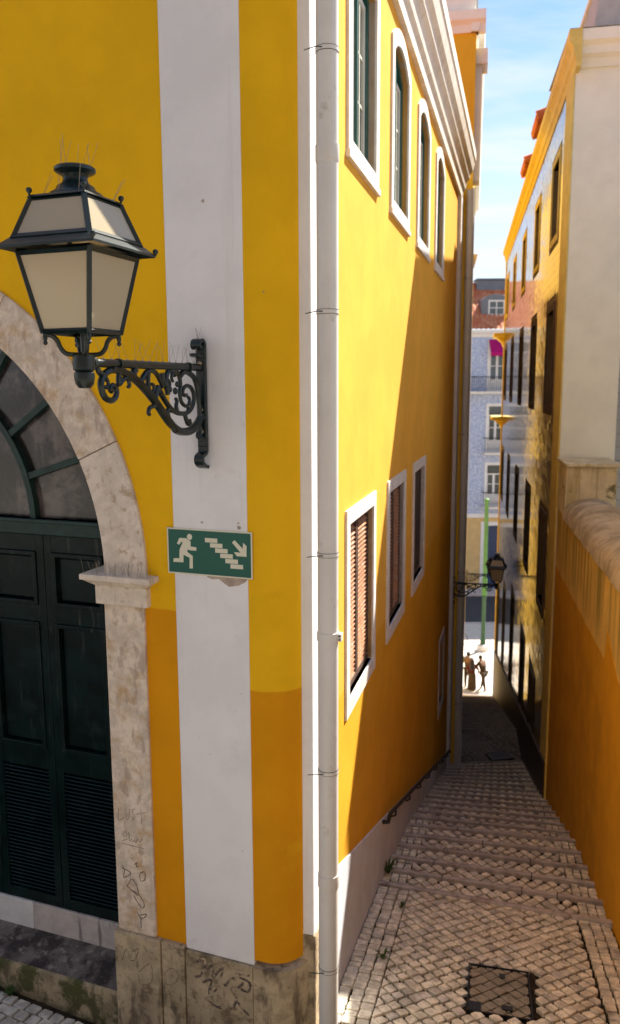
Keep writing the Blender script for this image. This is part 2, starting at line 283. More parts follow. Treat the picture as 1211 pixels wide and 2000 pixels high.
# frosted lantern panes: dusty, scattering, with a glossy skin
m_pane = bpy.data.materials.new('frosted_pane'); m_pane.use_nodes = True
_t = m_pane.node_tree; _t.nodes.clear(); _o = _t.nodes.new('ShaderNodeOutputMaterial'); _d = _t.nodes.new('ShaderNodeBsdfDiffuse'); _tr = _t.nodes.new('ShaderNodeBsdfTranslucent'); _gl = _t.nodes.new('ShaderNodeBsdfGlossy'); _rf = _t.nodes.new('ShaderNodeBsdfRefraction')
_d.inputs[0].default_value = (0.93, 0.80, 0.56, 1); _tr.inputs[0].default_value = (0.98, 0.90, 0.70, 1); _rf.inputs[0].default_value = (0.98, 0.94, 0.86, 1); _rf.inputs['Roughness'].default_value = 0.16; _rf.inputs['IOR'].default_value = 1.02; _gl.inputs['Roughness'].default_value = 0.10
_fr = _t.nodes.new('ShaderNodeFresnel'); _fr.inputs[0].default_value = 1.5
_a = _t.nodes.new('ShaderNodeMixShader'); _a.inputs[0].default_value = 0.38; _b2 = _t.nodes.new('ShaderNodeMixShader'); _b2.inputs[0].default_value = 0.40; _c2 = _t.nodes.new('ShaderNodeMixShader')
for a, b_ in ((_d.outputs[0], _a.inputs[1]), (_tr.outputs[0], _a.inputs[2]), (_a.outputs[0], _b2.inputs[1]), (_rf.outputs[0], _b2.inputs[2]), (_b2.outputs[0], _c2.inputs[1]), (_gl.outputs[0], _c2.inputs[2]), (_fr.outputs[0], _c2.inputs[0]), (_c2.outputs[0], _o.inputs[0])): _t.links.new(a, b_)

# ------------------------------------------------------------------ frames of the place
AF, AW, AR = -69.838, 14.644, 10.6
CORNER = V((-0.089, 5.0816, 0))
FF = Frame(CORNER, dirn(AF), -nrm(AF))       # street front: u runs left from the corner, n out to the street
FW = Frame(CORNER, dirn(AW), nrm(AW))        # alley side: u runs down the alley, n out into it
R0 = V((3.0445, 7.4944, 0)); FR = Frame(R0, dirn(AR), -nrm(AR))
def lerp(a, b, t): return a + (b - a) * t
def interp(tab, x):
    for (a, fa), (b, fb) in zip(tab, tab[1:]):
        if x <= b: return lerp(fa, fb, (x - a) / (b - a))
    return tab[-1][1]
def z_street(P):
    v = (P - CORNER).dot(FW.d); u = (P - CORNER).dot(FF.d)
    return -5.42 + 0.17 * (3.3 - v) + 0.10 * max(0.0, min(u, 4.0) - 1.6)

# ------------------------------------------------------------------ setting: ground, street, stairs, plaza
FB2 = Frame(FW.o + FW.d * 12.65 + FW.n * 0.24, dirn(11.3), nrm(11.3))     # alley face of the house next door
ZPL = -14.7
MB().box(Frame((0, 0), (1, 0), (0, 1)), -400, 400, -400, 900, -15.6, -15.0).build('ground', m_grnd, kind='structure')
def bR(a):                                     # width of the alley at distance a down it
    o, d = FW.o + FW.d * a, FW.n
    t = ((R0.xy.to_3d() - o).dot(FR.n)) / d.dot(FR.n); return t
mb = MB(); n = 28; idx = {}
for i in range(n + 1):
    for j in range(n + 1):
        P = V((lerp(-9, 7, i / n), lerp(-9, 9.5, j / n), 0)); P.z = z_street(P) + ZO - 0.035
        if (P - CORNER).dot(FW.d) > 3.25: P.z -= 0.6 + 0.5 * ((P - CORNER).dot(FW.d) - 3.25)
        idx[i, j] = len(mb.v); mb.v.append(P)
for i in range(n):
    for j in range(n): mb.f.append((idx[i, j], idx[i + 1, j], idx[i + 1, j + 1], idx[i, j + 1]))
street = mb.build('street', m_joint, kind='structure')
road_up = MB(); n = 16
for i in range(n + 1):
    for j in range(n + 1):
        P = V((lerp(-22, 16, i / n), lerp(-24, 4.2, j / n), 0)); P.z = z_street(P) + ZO - .004
        road_up.v.append(P)
for i in range(n):
    for j in range(n): road_up.f.append((i * (n + 1) + j, (i + 1) * (n + 1) + j, (i + 1) * (n + 1) + j + 1, i * (n + 1) + j + 1))
road_up.build('upper_street', m_upst, kind='structure')

STONES = []                                     # (polygon in plan, plan->world, near landing?)
def clip(poly, a, b, c):                        # keep a*x + b*y <= c
    out = []
    for i in range(len(poly)):
        p, q = poly[i], poly[(i + 1) % len(poly)]; dp = a * p[0] + b * p[1] - c; dq = a * q[0] + b * q[1] - c
        if dp <= 0: out.append(p)
        if dp * dq < 0: t = dp / (dp - dq); out.append((p[0] + (q[0] - p[0]) * t, p[1] + (q[1] - p[1]) * t))
    return out
def area(p): return abs(sum(p[i][0] * p[(i + 1) % len(p)][1] - p[(i + 1) % len(p)][0] * p[i][1] for i in range(len(p)))) / 2
def stone_poly(cx, cy, hx, hy, rot, jit=0.007):
    c, s_ = math.cos(rot), math.sin(rot); q = []
    for sx, sy in ((-1, -1), (1, -1), (1, 1), (-1, 1)):
        x = sx * hx + random.uniform(-jit, jit); y = sy * hy + random.uniform(-jit, jit); q.append((cx + x * c - y * s_, cy + x * s_ + y * c))
    return q
def diag(a0, a1, b0, b1f, mp, skip=None, pitch=0.104):
    k = int((a1 - a0 + 4) / pitch); out = []
    r2 = math.sqrt(0.5)
    for i in range(-60, 90):
        for j in range(-60, 90):
            x = a0 + (i + j) * pitch * r2; y = (i - j) * pitch * r2 + 0.3
            if x < a0 - 0.1 or x > a1 + 0.1 or y < b0 - 0.1 or y > b1f(x) + 0.1: continue
            h = pitch / 2 - random.uniform(0.007, 0.012)
            p = stone_poly(x + random.uniform(-.005, .005), y + random.uniform(-.005, .005), h * random.uniform(.93, 1.05), h * random.uniform(.93, 1.05), R(45) + random.uniform(-.07, .07))
            for (A, B, Cc) in ((-1, 0, -a0 - .006), (1, 0, a1 - .006), (0, -1, -b0 - .006)): p = clip(p, A, B, Cc) if p else p
            bb = b1f(x)
            if p: p = clip(p, 0, 1, bb - .006)
            if len(p) < 3 or area(p) < 0.0016: continue
            if skip and skip(x, y): continue
            STONES.append((p, mp))
def rowsof(a0, a1, b0, b1, nrow, mp, slope=0.0, skip=None):
    wdt = (b1 - b0) / nrow
    for r_ in range(nrow):
        x = a0
        while x < a1 - 0.03:
            ln = min(random.uniform(.085, .125), a1 - x)
            yb = b0 + wdt * (r_ + .5) + slope * (x - a0)
            if not (skip and skip(x, yb)): STONES.append((stone_poly(x + ln / 2, yb, ln / 2 - .007, wdt / 2 - .007, random.uniform(-.04, .04), .006), mp))
            x += ln
def mp_land(a, b):
    P = FW.o + FW.d * a + FW.n * b; P.z = z_street(P) + ZO; return P
# inspection cover let into the landing, filled with the same paving
cov = [V((1.42, 6.63, 0)), V((1.94, 6.54, 0)), V((1.79, 5.84, 0)), V((1.26, 5.92, 0))]
CO = (cov[0] + cov[1] + cov[2] + cov[3]) / 4; cd = ((cov[0] + cov[1]) - (cov[2] + cov[3])).normalized(); cn = V((cd.y, -cd.x, 0))
FC = Frame(CO, cd, cn)
def in_cover(a, b, mg=0.0):
    u, n_, _ = FC.at(mp_land(a, b)); return abs(u) < .37 + mg and abs(n_) < .275 + mg
slopeR = (bR(3.2) - bR(0.6)) / 2.6
diag(0.7, 3.17, 0.36, lambda a: bR(a) - 0.34, mp_land, lambda a, b: in_cover(a, b, .02))
rowsof(0.7, 3.17, 0.02, 0.36, 3, mp_land)
rowsof(0.7, 3.17, bR(.7) - .33, bR(.7) - .02, 3, mp_land, slopeR)
def mp_door(u, n_):
    P = FF.o + FF.d * u + FF.n * n_; P.z = z_street(P) + ZO; return P
rowsof(1.0, 3.3, 0.10, 1.06, 9, mp_door)

# stairs
N1 = 20
ZL1 = [(3.3, -5.42), (5.9, -6.10), (9.2, -7.25), (12.7, -8.48)]; ZR1 = [(0, -5.37), (2.46, -5.95), (6.6, -7.42), (10.5, -8.62)]
L1 = [FW.p(lerp(3.3, 12.6, i / N1), -0.02, interp(ZL1, lerp(3.3, 12.6, i / N1))) for i in range(N1 + 1)]
Q1 = [FR.p(lerp(0, 10.4, i / N1), -0.02, interp(ZR1, lerp(0, 10.4, i / N1))) for i in range(N1 + 1)]
ZR2 = [(12.6, -8.78), (16.9, -10.15), (21.3, -11.55), (25.5, -12.95), (30.2, ZPL)]
N2 = 36
Q2 = [FR.p(lerp(12.6, 30.2, i / N2), -0.02 if i < 25 else -.6, interp(ZR2, lerp(12.6, 30.2, i / N2))) for i in range(N2 + 1)]
L2 = [FB2.p(lerp(2.6, 20.4, i / N2), -0.02, interp(ZR2, lerp(12.6, 30.2, i / N2)) + 0.06) for i in range(N2 + 1)]
UP = V((0, 0, 1))
stairs = MB()
def quad(mb, a, b, c, d): mb.add([a, b, c, d], [(0, 1, 2, 3)])
RISE = 0.11
for i in range(N1):                             # bedding under the treads
    a, b, c, d = L1[i] - UP * (RISE + .035), Q1[i] - UP * (RISE + .035), Q1[i + 1] - UP * .035, L1[i + 1] - UP * .035
    quad(stairs, a, b, c, d); quad(stairs, a, b, Q1[i], L1[i])
stairs = stairs.build('alley_stairs', m_joint, kind='structure')
for i in range(N1):
    A, B, C_, D_ = L1[i] - UP * RISE, Q1[i] - UP * RISE, Q1[i + 1], L1[i + 1]
    wd = (B - A).length; dp = (D_ - A).length; wd2 = (C_ - D_).length; dp2 = (C_ - B).length
    def mp_tread(a, b, A=A, B=B, C_=C_, D_=D_, wd=wd, dp=dp): s_, t_ = b / wd, a / dp; return (A * (1 - s_) + B * s_) * (1 - t_) + (D_ * (1 - s_) + C_ * s_) * t_
    diag(0.025, dp - 0.10, 0.30, lambda x, wd=wd: wd - 0.30, mp_tread)
    rowsof(0.0, dp - 0.10, 0.02, 0.30, 3 if i < 9 else 2, mp_tread); rowsof(0.0, dp - 0.10, wd - 0.30, wd - .02, 3 if i < 9 else 2, mp_tread)
def nosing(A, B, back, cuts, parent, k):        # stone edging of a step, from A on the left to B on the right
    d = (B - A); ln = d.length; d = d / ln; bk = (back - d * back.dot(d)).normalized()
    xs = [0] + cuts + [1]
    for x0, x1 in zip(xs, xs[1:]):
        p, q = A + d * (ln * x0 + .004), A + d * (ln * x1 - .004); h = UP * (random.uniform(0, .006))
        MB().hexa([p - UP * .14, q - UP * .14, q + bk * .095 - UP * .14, p + bk * .095 - UP * .14, p + h - UP * .004, q + h - UP * .004, q + bk * .095 + h, p + bk * .095 + h]).build('step_nosing', m_nose, parent, bevel=.008 if k < 10 else 0)
for i in range(N1 + 1):
    c = sorted(random.uniform(.12, .9) for _ in range(3)) if i < 12 else ([random.uniform(.3, .7)])
    c = [x for j, x in enumerate(c) if j == 0 or x - c[j - 1] > .15]
    nosing(L1[i] + UP * .004, Q1[i] + UP * .004, (L1[max(i - 1, 0)] - L1[max(i - 1, 0) + 1]), c, stairs, i)
land2 = MB(); quad(land2, L1[N1] - UP * RISE, Q1[N1] - UP * RISE, Q2[0], L2[0]); land2.build('lower_landing', m_cob, kind='structure')
st2 = MB()
for i in range(N2):
    quad(st2, L2[i] - UP * RISE, Q2[i] - UP * RISE, Q2[i + 1], L2[i + 1]); quad(st2, L2[i], Q2[i], Q2[i] - UP * RISE, L2[i] - UP * RISE)
st2 = st2.build('lower_stairs', m_cob, kind='structure')
for i in range(N2): nosing(L2[i] + UP * .004, Q2[i] + UP * .004, L2[0] - L2[1], [], st2, 99)

# sort the paving: the 300 largest in view are stones of their own, the rest one part
camp = V((0, 0, ZO))
def px(P):
    q = P - camp; zc_ = q.dot(ahead)
    return (605.5 + 1580 * q.dot(right) / zc_, 1000 + 1580 * q.dot(down) / zc_) if zc_ > .1 else (-9999, -9999)
def add_stone(mb, p, mp_):
    n_ = len(p); cx = sum(q[0] for q in p) / n_; cy = sum(q[1] for q in p) / n_
    # round the corners off a little
    cc = []
    for i in range(n_):
        a, b, c = p[i - 1], p[i], p[(i + 1) % n_]
        if n_ <= 4: cc += [(lerp(b[0], a[0], .10), lerp(b[1], a[1], .10)), (lerp(b[0], c[0], .10), lerp(b[1], c[1], .10))]
        else: cc.append(b)
    k = len(cc); dz = random.uniform(-.006, .006); tx, ty = random.uniform(-.05, .05), random.uniform(-.05, .05)
    def lv(f, z): return [mp_(cx + (x - cx) * f, cy + (y - cy) * f) + UP * (z + dz + tx * (x - cx) + ty * (y - cy)) for x, y in cc]
    vs = lv(1.03, -.05) + lv(1, -.005) + lv(.92, -.001)
    mb.add(vs, [(i, (i + 1) % k, k + (i + 1) % k, k + i) for i in range(k)] + [(k + i, k + (i + 1) % k, 2 * k + (i + 1) % k, 2 * k + i) for i in range(k)] + [tuple(range(2 * k, 3 * k))])
rank = []
for p, mp_ in STONES:
    P = mp_(sum(q[0] for q in p) / len(p), sum(q[1] for q in p) / len(p)); x, y = px(P); d = (P - camp).length
    occl = 0 < x < 1211 and y < 2000 and not (150 < x < 668 and y > 1850)
    rank.append((0 if occl else 1, -area(p) / d ** 3, len(rank)))
rank.sort(); top = set(r_[2] for r_ in rank[:300])
rest = [MB(), MB(), MB(), MB()]
for i, (p, mp_) in enumerate(STONES):
    on_steps = mp_ is not mp_land and mp_ is not mp_door
    g = random.random() < .2
    if i in top:
        mb = MB(); add_stone(mb, p, mp_); mb.build('paving_stone', m_stone2 if (g or mp_ is mp_door) else m_stone, stairs if on_steps else street)
    else: add_stone(rest[(2 if on_steps else 0) + g], p, mp_)
for k, (mb, ma, pa) in enumerate(((rest[0], m_stone, street), (rest[1], m_stone2, street), (rest[2], m_stone, stairs), (rest[3], m_stone2, stairs))):
    if mb.v: mb.build('paving_stones', ma, pa, kind='stuff')

# plaza, kerb and road below
FP = Frame((0, 0), (1, 0), (0, 1))
MB().add([L2[N2], Q2[N2], FP.p(30, 37.5, ZPL), FP.p(30, 49.0, ZPL), FP.p(-12, 49.0, ZPL), FP.p(-12, 36.0, ZPL)], [(0, 1, 2, 3, 4, 5)]).build('plaza', m_plaza, kind='structure')
MB().box(FP, -40, 60, 49.0, 49.35, ZPL - .3, ZPL + .02).build('kerb', m_nose, kind='structure')
MB().add([FP.p(-40, 49.35, ZPL - .11), FP.p(60, 49.35, ZPL - .11), FP.p(60, 56.2, ZPL - .11), FP.p(-40, 56.2, ZPL - .11)], [(0, 1, 2, 3)]).build('road', m_asph, kind='structure')
MB().box(FP, -40, 60, 56.2, 58.0, ZPL - .3, ZPL + .02).build('pavement', m_nose, kind='structure')

# inspection cover and gully grate
zc0 = z_street(CO)
def zcov(u, n_): P = FC.o + FC.d * u + FC.n * n_; return z_street(P)
cover = thing('inspection_cover', 'sunken rectangular inspection cover paved like the landing, dark steel rim', 'manhole cover', (CO.x, CO.y, zc0 + ZO))
mb = MB()
for (u0, u1, n0, n1) in ((-.36, .36, -.265, -.253), (-.36, .36, .253, .265), (-.36, -.348, -.253, .253), (.348, .36, -.253, .253)):
    ps = [(u0, n0), (u1, n0), (u1, n1), (u0, n1)]; mb.hexa([FC.p(u, n_, zcov(u, n_) - .05) for u, n_ in ps] + [FC.p(u, n_, zcov(u, n_) + .006) for u, n_ in ps])
mb.build('rim', m_iron, cover)
m_covs = mat('cover_stone', (0.29, 0.255, 0.20), 0.6, 0.4, var=0.25, vscale=10, bump=0.004, bscale=70)
tray = MB(); ps = [(-.348, -.253), (.348, -.253), (.348, .253), (-.348, .253)]
tray.hexa([FC.p(u, n_, zcov(u, n_) - .06) for u, n_ in ps] + [FC.p(u, n_, zcov(u, n_) - .022) for u, n_ in ps]); tray.build('tray', m_joint, cover)
def mp_cov(a, b): return FC.p(a, b, zcov(a, b) - .004)
keys = [(-.28, -.20, .12, .10), (.23, .03, .07, .05), (-.24, .06, .06, .09)]
for i in range(-8, 9):
    for j in range(-8, 9):
        x, y = (i + j) * .104 * .707, (i - j) * .104 * .707
        p = stone_poly(x, y, .046, .046, R(45) + random.uniform(-.05, .05), .005)
        for A, B, Cc in ((1, 0, .342), (-1, 0, .342), (0, 1, .247), (0, -1, .247)): p = clip(p, A, B, Cc) if p else p
        if len(p) < 3 or area(p) < .001: continue
        mb = MB(); add_stone(mb, p, mp_cov); mb.build('cover_stone', m_covs, cover)
for (u, n_, a, b) in keys:
    ps = [(u - a / 2, n_ - b / 2), (u + a / 2, n_ - b / 2), (u + a / 2, n_ + b / 2), (u - a / 2, n_ + b / 2)]
    MB().hexa([FC.p(x, y, zcov(x, y) - .03) for x, y in ps] + [FC.p(x, y, zcov(x, y) + .004) for x, y in ps]).build('key_plate', m_iron, cover)
ga = (L1[N1] + Q1[N1]) / 2 + V((0.40, .45, 0)); gd = (Q1[N1] - L1[N1]).normalized(); FG = Frame(ga, gd, V((-gd.y, gd.x, 0)))
def zl2(P):
    t = (P - L1[N1]).dot(FR.d) / 2.3; return lerp(L1[N1].z - RISE, L2[0].z, max(0, min(1, t)))
gz = max(zl2(FG.p(0, .18, 0)), zl2(FG.p(0, -.18, 0))) - ZO + .03
grate = thing('drain_grate', 'black iron drain grate on the lower landing', 'drain', FG.p(0, 0, gz))
mb = MB(); mb.box(FG, -.26, .26, -.2, -.17, gz - .15, gz); mb.box(FG, -.26, .26, .17, .2, gz - .15, gz); mb.box(FG, -.26, -.23, -.17, .17, gz - .15, gz); mb.box(FG, .23, .26, -.17, .17, gz - .15, gz); mb.build('rim', m_iron, grate)
for i in range(9): MB().box(FG, -.2 + i * .05 - .012, -.2 + i * .05 + .012, -.17, .17, gz - .05, gz - .006).build('bar', m_iron, grate)

# ------------------------------------------------------------------ the yellow corner house
house = thing('corner_house', 'yellow corner house with white painted strip, arched dark door and alley windows', 'building', FF.p(0, 0, -5.0))
ZT = 3.74
AC, RI, RO = (3.42, -1.30), 1.985, 2.32                     # arch centre, inner and outer radius of its stones
def arc(c, r, a0, a1, k): return [(c[0] - r * math.cos(R(lerp(a0, a1, i / k))), c[1] + r * math.sin(R(lerp(a0, a1, i / k)))) for i in range(k + 1)]
hole = [(AC[0] - 2.2, -5.5)] + arc(AC, 2.2, 0, 180, 36) + [(AC[0] + 2.2, -5.5)]
mb = MB(); wall(mb, FF, rect(0.885, 8.2, -5.7, ZT), [hole], 0, .25); mb.build('street_wall', m_fac, house)
# rounded corner between the two fronts
tl = 0.26; th = math.acos(FF.n.dot(FW.n)); cr_ = tl / math.tan(th / 2)
CC = FF.o + FF.d * tl - FF.n * cr_
def corner_pts(off, k=12):
    a0 = math.atan2(FF.n.y, FF.n.x); a1 = math.atan2(FW.n.y, FW.n.x)
    while a1 < a0: a1 += 2 * math.pi
    return [CC + V((math.cos(lerp(a0, a1, i / k)), math.sin(lerp(a0, a1, i / k)), 0)) * (cr_ + off) for i in range(k + 1)]
cp = [FF.o + FF.d * 0.34] + corner_pts(0)
mb = MB(); k = len(cp)
mb.add([p + V((0, 0, z + ZO)) for z in (-4.02, ZT) for p in cp], [(i, i + 1, k + i + 1, k + i) for i in range(k - 1)]); mb.build('corner_wall', m_fac2, house, smooth=30)
MB().box(FF, 0.34, 0.885, -.08, .007, -4.06, ZT).build('white_strip', m_white, house, bevel=.003)
# alley wall
UPW = [(1.50, 2.86), (3.60, 4.96), (5.70, 7.06), (7.86, 9.2)]; LOW = [(1.48, 2.86), (3.60, 4.98), (5.70, 7.08)]
holes = [seg_arch(a + .15, b - .15, 1.90, 3.34, .17) for a, b in UPW] + [rect(a + .13, b - .13, -2.66, -1.13) for a, b in LOW] + [rect(10.0, 10.75, -6.15, -4.85)]
mb = MB(); wall(mb, FW, rect(0.26, 12.62, -9.0, ZT + .1), holes, 0, .22); mb.build('alley_wall', m_alley, house)
MB().box(FW, 0.172, 0.60, -.05, .060, -3.86, ZT).build('white_pilaster', m_white, house, bevel=.006)
MB().box(FW, 0.168, 0.62, -.05, .072, -5.6, -3.86).build('plinth_stone', m_plinth, house, bevel=.006)
MB().box(FW, 12.05, 12.56, -.05, .07, -9, ZT).build('white_pilaster', m_white, house, bevel=.004)
# grey painted plinth that follows the stairs
ztop = lambda v: -4.0 - .36 * (v - 1.3) if v < 3.3 else -4.72 - .367 * (v - 3.3)
MB().prism(FW, [(0.62, -9), (12.05, -9), (12.05, ztop(12.05)), (3.3, ztop(3.3)), (0.62, ztop(.62))], -.02, .018).build('grey_plinth', m_greyp, house, bevel=.004)
# cornice and roof
prof = [(-.05, 3.74), (.06, 3.74), (.075, 3.88), (.11, 3.92), (.14, 4.06), (.19, 4.12), (.20, 4.2), (.25, 4.26), (.29, 4.42), (.305, 4.44), (.31, 4.6), (-.05, 4.62)]
for a, b in ((0.0, 3.1), (3.104, 6.2), (6.204, 9.3), (9.304, 12.45)): MB().sweep(FW, prof, a, b).build('cornice_stone', m_corn, house)
MB().sweep(FF, prof, 0.0, 8.2).build('street_cornice', m_corn, house)
MB().add([FW.p(0, .24, 4.63), FW.p(12.6, .24, 4.63), FW.p(12.6, -6, 6.6), FW.p(0, -6, 6.6), FF.p(8.2, .24, 4.63), FF.p(8.2, -6, 6.6)], [(0, 1, 2, 3), (0, 3, 5, 4)]).build('roof', m_red, house)
# voussoirs, jambs, imposts
va = [0, 24, 57, 90, 123, 156, 180]
for i in range(6):
    a0, a1 = va[i] + (.08 if i else 0), va[i + 1] - (.08 if i < 5 else 0)
    o_, i_ = arc(AC, RO, a0, a1, 8), arc(AC, RI, a0, a1, 8)
    MB().prism(FF, o_ + i_[::-1], -.28, .028 + (.002 * (i % 2))).build('arch_stone', m_lime2 if i in (0, 5) else m_lime, house, bevel=.006)
for s_ in (1, -1):
    fx = (lambda u: u) if s_ == 1 else (lambda u: 2 * AC[0] - u)
    def bx(u0, u1, *k): a, b = sorted((fx(u0), fx(u1))); return MB().box(FF, a, b, *k)
    bx(1.13, 1.452, -.28, .024, -4.03, -1.50).build('jamb_stone', m_lime, house, bevel=.006)
    mb = bx(1.085, 1.50, -.28, .055, -1.50, -1.365); mb.v += []; imp = mb.build('impost_block', m_lime2, house, bevel=.004)
    a, b = sorted((fx(1.03), fx(1.565))); c, d = sorted((fx(1.09), fx(1.495)))
    mb = MB().hexa([FF.p(c, -.28, -1.365), FF.p(d, -.28, -1.365), FF.p(d, .058, -1.365), FF.p(c, .058, -1.365), FF.p(a, -.28, -1.318), FF.p(b, -.28, -1.318), FF.p(b, .115, -1.318), FF.p(a, .115, -1.318)])
    mb.build('moulding', m_lime2, imp); bx(1.015, 1.58, -.28, .125, -1.318, -1.278).build('cap', m_lime2, imp, bevel=.005)
    if s_ == 1:
        for q in range(46):
            u = random.uniform(1.02, 1.57); n0 = random.choice((random.uniform(.05, .11), random.uniform(.09, .12))); b = FF.p(u, n0, -1.279)
            MB().tube([b, b + FF.d * random.uniform(-.025, .025) + FF.n * random.uniform(-.03, .03) + UP * random.uniform(.06, .11)], .0009, 4).build('spike', m_spike, imp)
    bx(1.085, 1.478, -.28, .05, -5.5, -4.032).build('plinth_stone', m_plinth, house, bevel=.008)
bx = lambda u0, u1, *k: MB().box(FF, u0, u1, *k)
bx(.888, 1.079, -.1, .04, -5.5, -4.036).build('plinth_stone', m_plinth, house, bevel=.008)
bx(.345, .882, -.1, .032, -5.5, -4.062).build('plinth_stone', m_plinth, house, bevel=.006)
cp = [FF.p(.339, .035, 0) - UP * ZO] + corner_pts(.035)
mb = MB(); k = len(cp); pin = [FF.p(.339, -.2, 0) - UP * ZO, ]
mb.add([p + V((0, 0, z + ZO)) for z in (-5.5, -4.06) for p in cp + [CC - (FF.n + FW.n) * .05 + FF.d * .15]], [(i, i + 1, k + 2 + i, k + 1 + i) for i in range(k)] + [tuple(range(k + 1)), tuple(range(k + 1, 2 * k + 2)), (k, 0, k + 1, 2 * k + 1)]); mb.build('plinth_stone', m_plinth, house, smooth=30)
# ledge and threshold
MB().prism(Frame(FF.p(0, 0, 0), FF.n, FF.d), [(-.32, -5.5), (.045, -5.5), (.03, -4.585), (-.32, -4.50)], 1.48, 5.36).build('door_ledge', m_ledgef, house, bevel=.015)
MB().prism(Frame(FF.p(0, 0, 0), FF.n, FF.d), [(-.31, -4.52), (.012, -4.60), (.010, -4.575), (-.31, -4.494)], 1.482, 5.36).build('ledge_topping', m_ledge, house)
m_thw = mat('whitewashed_threshold', (0.66, 0.64, 0.62), 0.8, 0.3, var=0.08, vscale=6, streak=((0.3, 0.28, 0.26), 0.68, 0.8, 0.6, (20, 20, 2)))
bx(1.46, 2.50, -.45, -.285, -4.56, -4.262).build('threshold_stone', m_thresh, house, bevel=.005)
bx(2.504, 5.38, -.45, -.283, -4.56, -4.262).build('threshold_stone', m_thw, house, bevel=.005)

# ---- the arched door
ND = -.30
mb = MB(); mb.box(FF, 1.44, 1.60, -.42, ND, -4.262, -1.0); mb.box(FF, 2 * AC[0] - 1.60, 2 * AC[0] - 1.44, -.42, ND, -4.262, -1.0)
door = mb.build('door', m_door, house, bevel=.004)
bx(1.44, 2 * AC[0] - 1.44, -.42, ND + .03, -1.108, -.985).build('transom', m_fan, door, bevel=.008)
bx(1.44, 2 * AC[0] - 1.44, -.42, ND + .05, -1.012, -.985).build('transom_lip', m_fan, door, bevel=.005)
LEAF = 0.606
sl_me = None
for c in range(6):
    u0 = 1.604 + c * LEAF; u1 = u0 + LEAF - .006
    mb = MB(); z = (-4.258, -4.165, -3.045, -2.87, -1.81, -1.675, -1.245, -1.112)
    mb.box(FF, u0, u0 + .07, -.36, ND, z[0], z[7]); mb.box(FF, u1 - .07, u1, -.36, ND, z[0], z[7])
    for a, b in ((z[0], z[1]), (z[2], z[3]), (z[4], z[5]), (z[6], z[7])): mb.box(FF, u0 + .07, u1 - .07, -.36, ND - .001, a, b)
    mb.box(FF, u0 + .01, u1 - .01, -.41, -.38, z[0], z[7])
    mb.build('leaf', m_door, door, bevel=.004)
    for a, b in ((z[3], z[4]), (z[5], z[6])):
        ring(MB(), FF, rect(u0 + .072, u1 - .072, a + .002, b - .002), rect(u0 + .105, u1 - .105, a + .035, b - .035), -.375, ND + .012).build('moulding', m_door, door, bevel=.004)
        bx(u0 + .115, u1 - .115, -.38, -.325, a + .045, b - .045).build('panel', m_door, door, bevel=.012)
    if sl_me is None:
        s = MB().box(LOC, -.228, .228, -.004, .004, -.022, .022); sl_me = s.mesh('slat'); sl_me.materials.append(m_door)
    for i in range(34):
        inst('slat', sl_me, door, FF.m((u0 + u1) / 2, ND - .022, z[1] + .016 + i * .0331) @ Matrix.Rotation(R(-42), 4, 'X'))
HC = (AC[0], -1.0)
ring_in = arc(AC, 1.93, 8.5, 171.5, 40); ring_out = arc(AC, 2.0, 8.5, 171.5, 40)
MB().prism(FF, ring_out + ring_in[::-1], -.4, ND + .01).build('arch_frame', m_fan, door)
MB().prism(FF, arc(HC, 1.165, 0, 180, 30) + arc(HC, 1.115, 0, 180, 30)[::-1], -.36, ND + .012).build('hub_bar', m_fan, door)
def polar(a, r): return (HC[0] - r * math.cos(R(a)), HC[1] + r * math.sin(R(a)))
angs = [0, 17, 34.5, 53, 71.5, 90, 108.5, 127, 145.5, 163, 180]
def r_out(a):                                  # radius from the hub centre to the arch
    r = 1.0
    while math.hypot(polar(a, r)[0] - AC[0], polar(a, r)[1] - AC[1]) < 1.95: r += .01
    return r
for a in angs[1:-1]:
    p, q = polar(a, 1.14), polar(a, r_out(a)); t = (-(q[1] - p[1]), q[0] - p[0]); l = math.hypot(*t); t = (t[0] / l * .024, t[1] / l * .024)
    MB().prism(FF, [(p[0] + t[0], p[1] + t[1]), (q[0] + t[0], q[1] + t[1]), (q[0] - t[0], q[1] - t[1]), (p[0] - t[0], p[1] - t[1])], -.36, ND + .005).build('glazing_bar', m_fan, door)
for a0, a1 in zip(angs, angs[1:]):
    pl = [polar(lerp(a0, a1, i / 5), 1.14) for i in range(6)] + [polar(lerp(a1, a0, i / 5), r_out(lerp(a1, a0, i / 5))) for i in range(6)]
    MB().prism(FF, pl, -.352, -.346).build('pane', m_mesh, door)
    MB().prism(FF, [HC] + [polar(lerp(a0, a1, i / 5), 1.14) for i in range(6)], -.352, -.346).build('pane', m_mesh, door)

